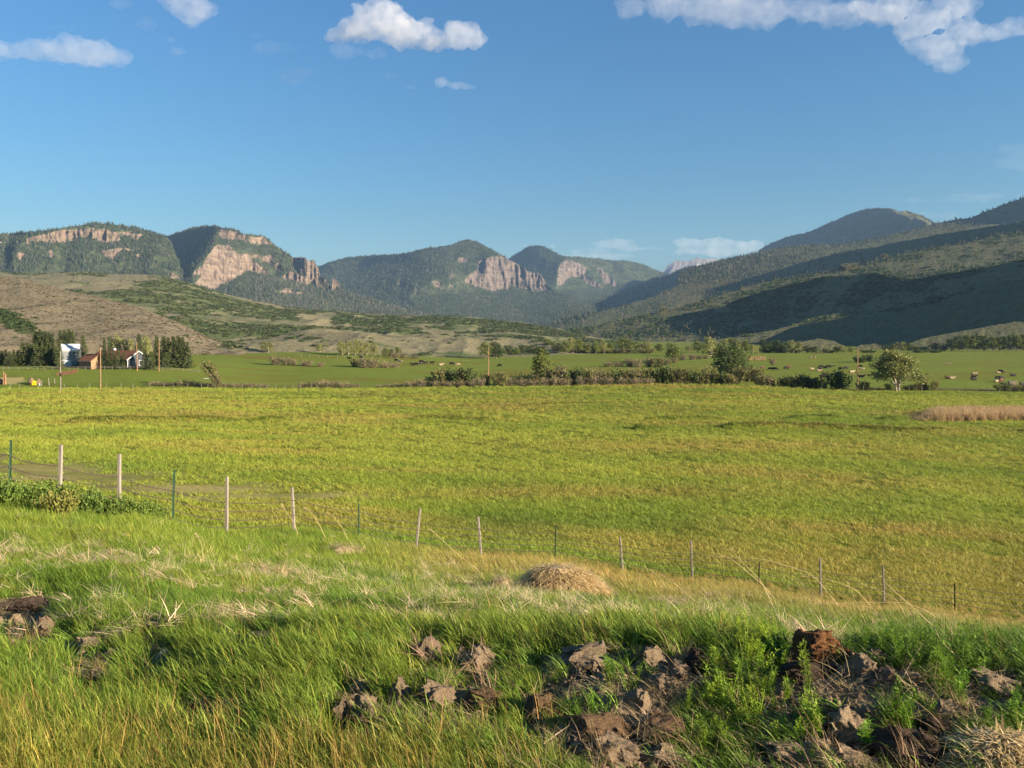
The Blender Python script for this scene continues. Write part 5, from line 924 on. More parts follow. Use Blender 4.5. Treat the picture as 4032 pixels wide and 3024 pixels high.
# attached left wing with tan wall
wx, wy = (1015 * .3617 - 2016) / F * 285., 285.; w = empty('garage_wing', (wx, wy, float(gz_smooth(wx, wy))), math.radians(-27)); prop(w, 'tan walled garage with orange brown roof left of the long house', 'garage')
gable_walls(6., 6., 2.7, 2.0).obj('wall', M_TANW, w); roof_mb(6., 6., 2.7, 2.0, .45).obj('roof', M_ROOF, w); MB().box((-.9, -3.04, 1.1), (2.6, .06, 2.2)).obj('door', M_PLANK, w); MB().box((0, -3.5, 2.42), (6.9, .06, .2)).obj('fascia', M_TRIM, w)
# two storey white roofed barn
bx, by = (772 * .3617 - 2016) / F * 292., 292.; bn = empty('white_barn', (bx, by, float(gz_smooth(bx, by))), math.radians(20)); prop(bn, 'tall grey barn with white metal roof among the spruces', 'barn')
gable_walls(5.9, 6.5, 5.6, 2.1).obj('wall', simple_mat('pale_grey_siding', (.20, .215, .23), .08, 3., .8, .5, sc=(.1, .1, 3)), bn); roof_mb(5.9, 6.5, 5.6, 2.1, .35).obj('roof', M_WHITE, bn); window(bn, (1.4, -3.25, 4.6), 1.0, .8, 'f'); MB().box((0, -3.3, 5.25), (6.3, .1, .25)).box((0, -3.3, 2.1), (6.1, .1, .25)).box((-2.9, -3.3, 2.8), (.2, .1, 5.6)).box((2.9, -3.3, 2.8), (.2, .1, 5.6)).obj('trim', M_TRIM, bn); MB().box((-.6, -3.3, 1.), (2.4, .08, 2.1)).obj('door', M_WHITE, bn)
# utility poles (pixel x, top row, base row, distance)
POLES = [(239, 1386, 1522, 'thin grey utility pole with a dark box near the plank panel', 212, .12), (396, 1370, 1492, 'pale utility pole standing left of the house front', 238, .16), (541, 1350, 1452, 'slanting brown utility pole in front of the house gable', 277, .15), (626, 1340, 1430, 'utility pole in front of the right spruce clump', 279, .14), (1923, 1366, 1517, 'brown utility pole standing in the willow hedge at the centre', 246, .17), (3376, 1369, 1531, 'tall brown utility pole left of the lone cottonwood', 236, .17), (2986, 1366, 1396, 'short distant pole behind the hay bale stack', 560, .16), (3238, 1358, 1390, 'faint distant pole at the foot of the dark spur', 620, .15)]
for x, t, b, lab, Y, r in POLES:
    X = (x - 2016) / F * Y; z = float(gz_smooth(X, Y)); zt = ZC - (t - VH) / F * Y; H = zt - z; o = empty('utility_pole', (X, Y, z), .3); prop(o, lab, 'utility pole', 'utility poles across the valley')
    tl = random.uniform(-.015, .015) + (-.035 if 'slanting' in lab else 0); MB().tube([(0, 0, -1.), (tl * H * .5, 0, H * .5), (tl * H, 0, H)], [r * 1.15, r, r * .72], 8).obj('post', M_POLE if 'grey' not in lab else M_POST, o)
    MB().tube([(tl * H + .12, 0, H - .1), (tl * H + .12, 0, H + .25)], [.05, .03], 6).obj('insulator', M_STEEL, o)
    if 'box' in lab: MB().box((.0, -.2, H * .42), (.35, .25, .8)).obj('meter_box', M_BLACK, o)
# ---- near barbed wire fence
NF = [('t',41,1733,31,15.2),('w',240,1752,231,15.6),('w',470,1788,467,16.4),('t',685,1852,674,17.8),('w',893,1877,891,20.),('w',1149,1920,1160,22.4),('t',1412,1982,1409,24.2),('w',1654,2003,1634,26.),('w',1882,2034,1896,27.),('t',2189,2069,2186,28.),('w',2441,2115,2456,28.5),('w',2721,2129,2729,28.7),('r',2990,2214,2990,28.7),('w',3230,2198,3233,28.7),('w',3477,2229,3482,28.7),('t',3760,2298,3760,28.7)]
o0 = pt(2016, 2200, 27.); nf = empty('barbed_wire_fence', (o0[0], 27., float(gz(o0[0], 27.)))); prop(nf, 'barbed wire fence of pale stakes and green steel posts along the bank', 'fence'); B0 = np.array(nf.location)
line = []
for ty, xt, vt, xb, Y in NF:
    X = (xb - 2016) / F * Y; zb = float(gz(X, Y)); T = np.array(pt(xt, vt, Y)); Bt = np.array((X, Y, zb - .3)); mid = (T + Bt) / 2; line.append((X, Y, zb, T))
    mb = MB(); Q = np.array([Bt, Bt * .5 + T * .5 + [random.uniform(-.01, .01), 0, 0], T]) - B0
    if ty == 'w': mb.tube(Q, np.array([.043, .041, .036]) * random.uniform(.9, 1.15), 5); mb.obj('wooden_stake', M_POST, nf)
    else:
        mb.tube(Q, [.024, .024, .022], 4, sq=(1.1, .35)); mb.tube(Q + np.array([0, .02, 0]), [.014, .014, .014], 4, sq=(.4, 1.6)); po = mb.obj('steel_post', M_TPOST if ty == 't' else M_RUST, nf)
a, b = np.array(line[0][:3]), np.array(line[1][:3]); ext = [np.array(line[0][:3]) * 2 - b]; l1, l2 = np.array(line[-1][:3]), np.array(line[-2][:3])
base = [ext[0]] + [np.array(q[:3]) for q in line] + [l1 * 2 - l2]; base[0][2] = gz(base[0][0], base[0][1]); base[-1][2] = gz(base[-1][0], base[-1][1])
for hh in (.93, .72, .51, .31):
    P = []; 
    for p, q in zip(base[:-1], base[1:]):
        for t in np.linspace(0, 1, 6)[:-1]: P.append(p * (1 - t) + q * t + np.array([0, -.03, hh - .05 * math.sin(t * math.pi) + random.uniform(-.008, .008)]))
    P.append(base[-1] + np.array([0, -.03, hh])); P = np.array(P); mb = MB(); mb.tube(P - B0, .0075, 4)
    for k in range(0, len(P) - 1):
        for t in (.2, .5, .8):
            c = P[k] * (1 - t) + P[k + 1] * t - B0; mb.tube([c + np.array([-.012, 0, -.022]), c + np.array([.012, 0, .022])], .004, 3); mb.tube([c + np.array([-.012, 0, .022]), c + np.array([.012, 0, -.022])], .004, 3)
    mb.obj('barbed_wire', M_WIRE, nf)
# ---- far fences
def far_fence(name, label, pts, Y, n, hgt, wires=2, rad=.07, m=None, rail=False, jitter=.25):
    xs = np.linspace(pts[0], pts[1], n) + rng.uniform(-jitter, jitter, n) * (pts[1] - pts[0]) / n; yy = np.interp(xs, [pts[0], pts[1]], Y); Xs = (xs - 2016) / F * yy
    b = [np.array([x, y, float(gz_smooth(x, y))]) for x, y in zip(Xs, yy)]; f = empty(name, tuple(b[n // 2])); prop(f, label, 'fence'); c0 = b[n // 2]
    for p in b:
        t = random.uniform(-.05, .05); hk = hgt * random.uniform(.8, 1.2); MB().tube([p - c0 + [0, 0, -.3], p - c0 + [t * hk, 0, hk]], [rad, rad * .85], 6).obj('post', m or M_POST, f)
    for k in range(wires):
        z = hgt * (.85 - .35 * k); MB().tube([p - c0 + [0, -.06, z] for p in b], .02 if not rail else .05, 4).obj('rail' if rail else 'wire', M_WIRE if not rail else M_POST, f)
far_fence('wire_fence', 'wooden post fence along the far left edge of the field', (30, 800), (238, 240), 15, 1.3)
far_fence('wire_fence', 'post fence in front of the low brown hedge left of centre', (815, 1290), (240, 240), 15, 1.35)
far_fence('wire_fence', 'thin wire fence under the lone cottonwood and right utility pole', (3340, 3990), (239, 239), 14, 1.25)
far_fence('rail_fence', 'low rail fence in front of the spruces and the house', (-60, 780), (276, 284), 26, 1.1, 2, .06, None, True)
far_fence('wire_fence', 'pasture fence along the foot of the pale tree row', (1180, 1570), (405, 415), 12, 1.5, 2, .1)
far_fence('short_fence', 'three white posts near the driveway and yellow box', (166, 212), (243, 247), 3, 2.0, 1, .11)
# ---- small things by the driveway
def at_px(px, v, Y=None):
    if Y is None: X, Y = on_ground(px, v)
    else: X = (px - 2016) / F * Y
    return X, Y, float(gz_smooth(X, Y))
X, Y, z = at_px(222 + 40, 1478); t = empty('plank_panel', (X, Y, z), math.radians(-8)); prop(t, 'reddish slatted wooden panel leaning across the grass slope', 'panel')
for k in range(18):
    q = k / 17. - .5; MB().box((q * 7.2, random.uniform(-.03, .03), .75 + q * 1.3), (.36, .05, 1.25 * random.uniform(.92, 1.06)), att=k).obj('plank', M_PLANK, t)
MB().box((0, .09, .5), (7.4, .06, .14)).obj('rail', M_PLANK, t).rotation_euler = (0, -math.atan(1.3 / 7.2), 0)
for dx, lab in ((0, 'tall brown gate timber by the driveway, left one of the pair'), (7, 'tall brown gate timber by the driveway, right one of the pair')):
    X, Y, z = at_px(14 + dx, 1497, 245.); mb = MB(); mb.tube([(0, 0, -.3), (random.uniform(-.1, .1), 0, 2.1), (.02, 0, 3.9 - dx * .08)], [.26, .24, .16], 7); prop(mb.obj('gate_timber', M_POLE, loc=(X, Y, z)), lab, 'post', 'gate timbers')
def rockmesh(seed, sub=3, amp=.25, flat=.75, sharp=1.):
    V, Fa = ico(sub); n = ridged(V[:, 0] * 1.3 + seed * 3.1, V[:, 1] * 1.3, V[:, 2] * 1.3 + 5, oct=4, seed=seed); g = fbm(V[:, 0] * 1.1 + seed, V[:, 1] * 1.1 + 9, V[:, 2] * 1.1 + 3, oct=2, seed=seed + 3)
    V = V * (1 + amp * n + .45 * g)[:, None]; q = np.round(V * 2.2) / 2.2; V = V * (1 - .25 * sharp) + q * .25 * sharp; V[:, 2] *= flat; return V, Fa
for x, w_, hgt, lab in ((122, 1.5, 1.9, 'big brown boulder left of the yellow box'), (151, 1., 1.7, 'upright brown boulder right of the yellow box'), (4, 2.2, 1.6, 'tan stone block at the driveway edge of the photo')):
    X, Y, z = at_px(x, 1505, 246.); V, Fa = rockmesh(700 + x, 3, .12, 1.); mb = MB().add(V * np.array([w_ / 2, .6, hgt / 2]) + [0, 0, hgt * .42], Fa); prop(mb.obj('boulder', M_STONE, loc=(X, Y, z)), lab, 'boulder')
X, Y, z = at_px(134, 1507, 244.); t = empty('yellow_box', (X, Y, z)); prop(t, 'bright yellow box between two brown boulders', 'box'); MB().box((0, 0, .6), (.95, .7, 1.2)).obj('body', M_YEL, t); MB().box((-.1, 0, 1.29), (.7, .5, .18), taper=.8).obj('lid', M_YEL, t)
X, Y, z = at_px(156, 1520); prop(MB().tube([(0, 0, 0), (0, 0, .7), (.04, 0, .8)], [.12, .12, .06], 8).obj('white_marker', M_WHITE, loc=(X, Y, z)), 'small white marker stub at the field edge', 'marker')
X, Y, z = at_px(815, 1493); prop(MB().tube([(-1.1, 0, .12), (1.1, .1, .14)], .12, 8).obj('white_pipe', M_WHITE, loc=(X, Y, z)), 'short white pipe lying left of the leaning bush', 'pipe')
# ---- hay bales stacked beyond the dark willow
X0, Y0, z0 = at_px(2975, 1419)
for k in range(9):
    for lv in range(2):
        X = X0 + (k - 4.) * 1.28; V = MB(); n = 14; th = np.linspace(0, 6.283, n, endpoint=False)
        V.tube([(0, -.7, 0), (0, -.66, 0), (0, .66, 0), (0, .7, 0)], [.52, .62, .62, .52], 14); o = V.obj('hay_bale', M_HAY, loc=(X, Y0 + random.uniform(-.2, .2), z0 + .62 + lv * 1.16)); o.rotation_euler = (0, random.random() * 3, random.uniform(-.06, .06))
        prop(o, f"round hay bale in the {'upper' if lv else 'lower'} row, {'leftmost' if k == 0 else 'rightmost' if k == 8 else ORD[k] + ' from left'}", 'hay bale', 'stacked hay bales')
for dx, lab in ((3192, 'left of two lone hay bales on the far pasture'), (3208, 'right of two lone hay bales on the far pasture')):
    X, Y, z = at_px(dx, 1410); prop(MB().tube([(0, -.6, .6), (0, -.56, .6), (0, .56, .6), (0, .6, .6)], [.5, .6, .6, .5], 12).obj('hay_bale', M_HAY, loc=(X, Y, z)), lab, 'hay bale', 'lone hay bales')
# ---- cattle
def cow_mesh(name, pose):
    mb = MB(); up = 0. if pose != 'lie' else -.62
    mb.tube([(-.95, 0, 1.02 + up), (-.85, 0, 1.02 + up), (-.5, 0, .98 + up), (0, 0, .94 + up), (.45, 0, .98 + up), (.75, 0, 1.06 + up), (.95, 0, 1.1 + up)], [.12, .33, .41, .45, .43, .36, .2], 12, sq=(.8, 1.))
    hd = dict(graze=[(.8, 0, 1.08), (1.15, 0, .72), (1.32, 0, .38), (1.42, 0, .12)], stand=[(.8, 0, 1.12), (1.12, 0, 1.32), (1.36, 0, 1.34), (1.62, 0, 1.18)], lie=[(.8, 0, .5), (1.1, 0, .78), (1.3, 0, .82), (1.56, 0, .68)])[pose]
    mb.tube(hd, [.27, .2, .17, .1], 9)
    e = np.array(hd[2]); mb.tube([e + [-.06, -.08, .08], e + [-.1, -.3, .06]], [.06, .03], 5); mb.tube([e + [-.06, .08, .08], e + [-.1, .3, .06]], [.06, .03], 5)
    if pose != 'lie':
        for x, bk in ((-.72, 1), (.62, 0)):
            for y in (-.24, .24):
                s = random.uniform(-.1, .1); mb.tube([(x, y, .85), (x + (.06 if bk else 0) + s * .5, y, .5), (x + (-.08 if bk else .02) + s, y, .28), (x + s, y, 0)], [.19 if bk else .14, .10, .07, .075], 7)
    else:
        for x in (-.5, .6):
            for y in (-.34, .34): mb.tube([(x, y * .8, .3), (x + .35, y * 1.2, .12), (x - .05, y * 1.3, .08)], [.14, .1, .07], 6)
    mb.tube([(-.92, 0, 1.15 + up), (-1.06, 0, .95 + up), (-1.08, 0, .5 + up * .8)], [.05, .03, .05], 5)
    me = mb.mesh(name); o = bpy.data.objects.new(name, me); COL.objects.link(o); m = o.modifiers.new('r', 'REMESH'); m.mode = 'VOXEL'; m.voxel_size = .05
    dg = bpy.context.evaluated_depsgraph_get(); m2 = bpy.data.meshes.new_from_object(o.evaluated_get(dg)); bpy.data.objects.remove(o); m2.polygons.foreach_set('use_smooth', np.ones(len(m2.polygons), bool)); return m2
CM = {(p, c): None for p in ('graze', 'stand', 'lie') for c in 'kcb'}
for p in ('graze', 'stand', 'lie'):
    m0 = cow_mesh('cow_' + p, p)
    for c, mt in (('k', M_BLACK), ('c', M_CREAM), ('b', M_BROWNC)): mm = m0.copy(); mm.materials.clear(); mm.materials.append(mt); CM[(p, c)] = mm
COWS = {
 'in the left herd near the green meadow': [(a5(1495),1250+360*.452,'k','lie'),(a5(1597),1250+360*.452,'k','stand'),(a5(1902),1250+386*.452,'k','graze'),(a5(1940),1250+388*.452,'c','lie'),(a6(55),1250+424*.452,'k','stand'),(a6(85),1250+424*.452,'k','graze'),(a6(112),1250+406*.452,'c','lie'),(a6(130),1250+402*.452,'k','graze'),(a6(168),1250+410*.452,'k','stand'),(a6(224),1250+412*.452,'k','stand'),(a6(300),1250+418*.452,'c','lie'),(a6(395),1250+420*.452,'k','graze'),(a6(450),1250+424*.452,'c','graze'),(a6(815),1250+432*.452,'k','graze')],
 'on the pasture left of the right utility pole': [(a7(1390),1250+562*.3617,'b','graze'),(a7(1480),1250+578*.3617,'k','graze'),(a7(1520),1250+580*.3617,'k','graze'),(a7(1640),1250+570*.3617,'k','graze'),(a7(1672),1250+558*.3617,'b','graze'),(a7(1928),1250+568*.3617,'c','lie'),(a8(62),1250+565*.376,'c','lie'),(a8(82),1250+555*.376,'k','stand'),(a8(86),1250+530*.376,'k','graze'),(a8(132),1250+542*.376,'k','stand'),(a8(170),1250+534*.376,'k','graze'),(a8(288),1250+554*.376,'k','graze'),(a8(350),1250+548*.376,'k','graze'),(a8(408),1250+596*.376,'c','stand'),(a8(100),1250+642*.376,'k','graze'),(a8(130),1250+640*.376,'b','graze')],
 'between the right utility pole and the lone cottonwood': [(a8(495),1250+528*.376,'k','graze'),(a8(517),1250+546*.376,'c','lie'),(a8(507),1250+628*.376,'k','lie')],
 'on the pasture right of the lone cottonwood': [(a8(1040),1250+646*.376,'k','graze'),(a8(1122),1250+646*.376,'k','graze'),(a8(1092),1250+648*.376,'c','lie'),(a8(1184),1250+648*.376,'c','lie'),(a8(1428),1250+642*.376,'b','lie'),(a8(1455),1250+644*.376,'c','lie'),(a8(1690),1250+596*.376,'c','lie'),(a8(1686),1250+642*.376,'k','stand'),(a8(1694),1250+656*.376,'k','lie'),(a8(1966),1250+584*.376,'k','graze'),(a8(1950),1250+584*.376,'c','lie'),(a8(2106),1250+616*.376,'k','lie'),(a8(1936),1250+656*.376,'k','graze'),(a8(1978),1250+656*.376,'k','stand'),(a8(1925),1250+678*.376,'c','lie'),(a8(1978),1250+682*.376,'b','graze'),(a8(2005),1250+710*.376,'k','lie'),(a8(2090),1250+706*.376,'c','lie'),(a8(2076),1250+690*.376,'c','lie'),(a8(2205),1250+712*.376,'k','lie')]}
CN = dict(k='black', c='cream', b='brown'); PN = dict(graze='grazing', stand='standing', lie='lying')
for where, L in COWS.items():
    cnt, tot = {}, {}
    for q in L: tot[q[2:]] = tot.get(q[2:], 0) + 1
    for px, v, c, p in sorted(L):
        X, Y, z = at_px(px, v); k = (c, p); i = cnt.get(k, 0); cnt[k] = i + 1; n = tot[k]
        pos = '' if n == 1 else (', leftmost' if i == 0 else ', rightmost' if i == n - 1 else ', ' + ORD[i] + ' from left')
        o = bpy.data.objects.new('cow', CM[(p, c)]); COL.objects.link(o); o.location = (X, Y, z); o.rotation_euler = (0, 0, random.choice([0, math.pi]) + random.uniform(-.5, .5)); s = random.uniform(.95, 1.2); o.scale = (s, s, s)
        prop(o, f'{CN[c]} cow {PN[p]} {where}{pos}', 'cow', 'cattle on the pastures')
X, Y, z = at_px(a8(1418), 1250 + 490 * .376); prop(MB().tube([(-1.5, 0, .2), (-.3, .1, .3), (1.4, 0, .25), (2.2, .2, .7)], [.25, .3, .2, .06], 7).obj('fallen_log', M_BARK, loc=(X, Y, z)), 'dark fallen log lying on the right pasture', 'log')
X, Y, z = at_px(a8(190), 1250 + 517 * .376); t = empty('feed_trough', (X, Y, z)); prop(t, 'long dark green feed trough among the cows', 'trough'); MB().box((0, 0, .55), (3.6, .9, .5), taper=1.1).obj('basin', M_TPOST, t)
for sx in (-1.5, 1.5): MB().box((sx, 0, .15), (.12, .8, .34)).obj('leg', M_TPOST, t)
# ---------------- clods, straw heaps, weeds and stalks on the bank ----------------
def dirt_mat(name, c0, c1, c2):
    n = NT(name); v = n.coord((1, 1, 1)); oi = n.n('ShaderNodeObjectInfo').outputs['Random']; f = n.noise(7., 7, v, .72); g = n.noise(28., 5, v, .7); k = n.math('ADD', n.math('MULTIPLY', f, .7), n.math('MULTIPLY', g, .3))
    col = n.ramp(k, [(.32, c0), (.5, c1), (.66, c2)]); col = n.mix(1., col, n.ramp(oi, [(0, (.75, .73, .72)), (1, (1.2, 1.17, 1.15))]), 'MULTIPLY'); return n.done(col, .97, n.bump(k, 1., .03), .05)
M_CLOD = dirt_mat('dry_clay_clod', (.15, .105, .065), (.34, .26, .17), (.48, .385, .265)); M_PEAT = dirt_mat('red_peat', (.07, .032, .016), (.19, .09, .038), (.31, .16, .07)); M_DARKS = dirt_mat('dark_soil', (.045, .032, .024), (.09, .065, .048), (.14, .105, .08)); M_GREYR = dirt_mat('grey_rock', (.2, .19, .17), (.36, .34, .31), (.46, .44, .40)); M_ROOTS = dirt_mat('root_mat', (.09, .055, .03), (.2, .13, .075), (.3, .21, .13))  # M_DARKS: soil in a darker brown than the clay clods
def clodmesh(seed, mat, sub=5):
    r = np.random.default_rng(seed); mb = MB(); V, Fa = ico(sub); s = seed
    w = np.stack([fbm(V[:, 0] * 1.2 + s, V[:, 1] * 1.2, V[:, 2] * 1.2 + 7, oct=2, seed=s), fbm(V[:, 0] * 1.2, V[:, 1] * 1.2 + s, V[:, 2] * 1.2 + 3, oct=2, seed=s + 1), fbm(V[:, 0] * 1.2, V[:, 1] * 1.2, V[:, 2] * 1.2 + s, oct=2, seed=s + 2)], 1)
    V = V + .55 * w; rd = ridged(V[:, 0] * 2.3, V[:, 1] * 2.3, V[:, 2] * 2.3 + s, oct=4, seed=s + 5); fn = vnoise(V[:, 0] * 9, V[:, 1] * 9, V[:, 2] * 9 + s, s)
    f3 = ridged(V[:, 0] * 6, V[:, 1] * 6, V[:, 2] * 6 + s, oct=3, seed=s + 9); q = np.round(V * 2.5) / 2.5; V = (V * .8 + q * .2) * (1 + .17 * rd + .07 * f3 + .03 * fn)[:, None]; V[:, 2] = np.maximum(V[:, 2], -.8); mb.add(V, Fa); return mb.mesh('dirt_clod', mat, True)
CL = {k: [clodmesh(800 + 10 * i + j, m) for j in range(nj)] for i, (k, m, nj) in enumerate([('clay', M_CLOD, 7), ('peat', M_PEAT, 2), ('dark', M_DARKS, 3), ('rock', M_GREYR, 1), ('root', M_ROOTS, 3)])}
_cc = {}
CX = []
for px, v, w, hp, kd, lab in CLODS:
    X, Y = on_ground(px, v + hp * .45); s = Y / F; i = _cc.get(kd, 0); _cc[kd] = i + 1; z = float(gz(X, Y)); Wm, Hm = w * s / 2.4, hp * s / 1.95
    nm = dict(clay='dirt_clod', peat='peat_clod', dark='soil_lump', rock='rock', root='root_mat')[kd]; o = bpy.data.objects.new(nm, CL[kd][i % len(CL[kd])]); COL.objects.link(o)
    o.location = (X, Y + Wm * .5, z + Hm * .5); o.scale = (Wm, min(Wm, Hm * 1.4), Hm); o.rotation_euler = (random.uniform(-.2, .2), random.uniform(-.15, .15), random.choice([0, math.pi]) + random.uniform(-.4, .4)); prop(o, lab, dict(rock='rock', root='root mat').get(kd, 'clod')); CX.append((X, Y, Wm))
# crumbs of soil between the clods (uncountable)
cr = MB(); V, Fa = ico(2); V = V * (1 + .6 * ridged(V[:, 0] * 1.9, V[:, 1] * 1.9, V[:, 2] * 1.9 + 2, oct=3, seed=4))[:, None]; cr.add(V, Fa)
n = NT('soil_crumbs'); n.done(n.mix(1., n.attr('tint', 'INSTANCER', 'Color'), n.ramp(n.noise(9., 4, n.coord()), [(.3, (.6, .6, .6)), (.7, (1.2, 1.2, 1.2))]), 'MULTIPLY'), .97, None, .05); CR = [proto(cr, 'crumb', n.m)]
X, Y = spots(24000, 2.6, 7., pw=1.6); d = near_dirt(X, Y); k = rng.random(len(X)) < d * .8; X, Y = X[k], Y[k]; s = .003 + .017 * rng.random(len(X)) ** 4.
lay('soil_crumbs', X, Y, CR, np.stack([s, s * .9, s * .75], 1), jit((.20, .145, .095), len(X), .4), 1., label='loose soil crumbs on the dug bank', zoff=.004, yaw=3.)
# straw heaps
M_STR = leaf_mat('dry_straw', (.30, .22, .11), (.72, .58, .34), trans=.3); M_HEAPC = simple_mat('heap_core', (.36, .28, .16), .4, 14., .95, 1.)
def heap(name, px, v, wpx, hpx, label, N, seed, lean=.0, ln=(.08, .24), wd=.006):
    X, Y = on_ground(px, v); s = Y / F; W2, H = wpx * s / 2, hpx * s; z = float(gz(X, Y)); o = empty(name, (X, Y, z)); prop(o, label, 'straw heap')
    V, Fa = ico(4); V = V * (1 + .18 * fbm(V[:, 0] * 2 + seed, V[:, 1] * 2, V[:, 2] * 2 + 1, oct=3, seed=seed))[:, None]; f = lambda q: np.stack([q[:, 0] * W2 * (1 + .0 * q[:, 2]) + lean * W2 * np.maximum(q[:, 2], 0), q[:, 1] * W2 * .75, np.sign(q[:, 2]) * np.abs(q[:, 2]) ** 1.15 * H], 1); MB().add(f(V) * (.93 if N > 2000 else .72), Fa).obj('mound', M_HEAPC, o, True)
    d = rng.normal(size=(N, 3)); d[:, 2] = np.abs(d[:, 2]) * .9; d /= np.linalg.norm(d, axis=1)[:, None]; R = f(d * rng.uniform(.9, 1.04, N)[:, None]); hd = np.where(rng.random(N) < (.72 if seed == 5 else .3), np.arctan2(d[:, 1], d[:, 0] + .15) + rng.normal(0, .55, N), rng.random(N) * 6.28); mb = MB()
    up = np.where(rng.random(N) < .93, rng.uniform(1.25, 1.75, N), rng.uniform(.7, 1.5, N)) - .45 * (d[:, 2] < .3); mb.blades(R, hd, up, rng.uniform(*ln, N), wd * rng.uniform(.7, 1.5, N), rng.uniform(.2, .9, N), 3, rng.random(N), flat=hd + np.pi / 2 + rng.normal(0, .6, N)); mb.obj('straw', M_STR, o); return o
heap('straw_heap', 2225, 2365, 330, 135, 'mound of dry grass in the middle of the bank', 9000, 5, -.18, (.08, .26), .012)
heap('straw_heap', 1975, 2322, 90, 62, 'small dry grass tuft left of the big mound', 500, 6, 0, (.08, .2), .006)
heap('straw_heap', 1345, 2190, 160, 40, 'low dark grass pile on the bank below the fence', 500, 7, 0, (.1, .3), .007)
heap('straw_heap', 3950, 3015, 440, 115, 'pile of cut yellow straw in the bottom right corner', 4500, 8, .1, (.03, .085), .007)
heap('straw_heap', 2640, 2400, 330, 50, 'flattened pale straw right of the big mound', 900, 9, 0, (.1, .3), .007)
heap('straw_heap', 400, 2235, 200, 46, 'flattened pale straw in the left grass', 500, 10, 0, (.1, .3), .006)
heap('straw_heap', 990, 2270, 260, 50, 'bleached straw patch left of the centre', 700, 11, 0, (.1, .3), .006)
# leafy weeds
M_WEED = grass_mat('weed_leaves', .4)
def weed(seed, H=.36, nst=4, lf=34, ls=.022):
    r = np.random.default_rng(seed); mb = MB()
    for k in range(nst):
        a = r.random() * 6.28; l = r.uniform(.05, .35); h = H * r.uniform(.6, 1.); t = np.linspace(0, 1, 6); P = np.stack([np.cos(a) * l * t * h - .12 * h * t ** 2, np.sin(a) * l * t * h, t * h], 1); mb.tube(P, np.linspace(.004, .0015, 6), 4, .55)
        for i in range(lf):
            q = r.uniform(.15, 1.); p = np.array([np.interp(q, t, P[:, j]) for j in range(3)]); b = r.random() * 6.28; e = r.uniform(-.1, .8); L = ls * r.uniform(.7, 1.6) * (1.15 - .5 * q); di = np.array([math.cos(b) * math.cos(e), math.sin(b) * math.cos(e), math.sin(e)]); sd2 = np.array([-math.sin(b), math.cos(b), r.uniform(-.3, .3)])
            c = p + di * L * .5; V = np.array([c, c + di * L * .7 + sd2 * L * .33, c + di * L * 1.7, c + di * L * .7 - sd2 * L * .33]); mb.add(V, np.array([[0, 1, 2, 3]]), r.uniform(.1, .8))
    return mb
WD = [proto(weed(900 + k), 'weed', M_WEED) for k in range(5)]
X, Y = spots(9000, 2.5, 5.4, pw=1.2); px, v = px_of(X, Y), vrow(X, Y)
dens = np.zeros(len(X))
for cx, cv, rx, rv, a in [(2930,2740,210,170,1.),(2800,2640,130,80,.5),(3120,2700,160,110,.8),(3300,2760,200,90,.7),(3620,2720,380,130,1.),(3560,2860,150,80,.8),(3850,2770,260,110,.95),(3050,2880,260,90,.8), (2480,2680,170,70,.5), (2200,2830,200,80,.4), (2350,2720,200,70,.35), (3450,2900,160,60,.5),(2700,2960,150,50,.4),(3480,2600,100,60,.3)]: dens = np.maximum(dens, a * np.exp(-(((px - cx) / rx) ** 2 + ((v - cv) / rv) ** 2) ** 1.5))
dens = dens * np.clip(.95 + 1.1 * fbm(X * 2.2, Y * 2.2, oct=3, seed=91), 0, 1.3); k = (rng.random(len(X)) < dens * .85) & clear_clods(px, v, X); X, Y, px = X[k], Y[k], px[k]
br = np.exp(-((px - 2950) / 260.) ** 2); tint = mixc((.15, .26, .024), (.30, .41, .035), br) * jit((1, 1, 1), len(X), .2)
lay('weeds', X, Y, WD, rng.uniform(.26, .58, len(X)), tint, .15, label='leafy bright green weeds growing over the clods', yaw=3.)
# a few tall weeds that stand out, one by one
M_TALLW = leaf_mat('tall_weed_leaves', (.09, .17, .02), (.2, .32, .035), trans=.4); TW = [weed(950 + k, .5, 3, 46, .024).mesh('tall_weed', M_TALLW) for k in range(3)]
for i, (px, v, hp, lab) in enumerate([(2925,2700,200,'tallest yellow green weed stalk in front of the clods'),(2835,2680,120,'bright weed left of the tallest stalk'),(3040,2690,110,'bright weed right of the tallest stalk'),(3180,2720,120,'leafy weed in front of the peat clod'),(3700,2680,170,'tall weed with upright tips right of the peat group'),(3560,2580,110,'dark leafy weed standing in the grass behind the clods'),(3800,2720,110,'green weed left of the broad cracked clod'),(2970,2880,130,'bright weed low in the weed patch'),(3520,2880,110,'feathery weed above the dark slab')]):
    X, Y = on_ground(px, v); o = bpy.data.objects.new('tall_weed', TW[i % 3]); COL.objects.link(o); s = hp / F * Y / .42; o.location = (X, Y, float(gz(X, Y)) - .01); o.scale = (s, s, s); o.rotation_euler = (0, 0, random.random() * 6); prop(o, lab, 'weed', 'tall weeds on the dug bank')
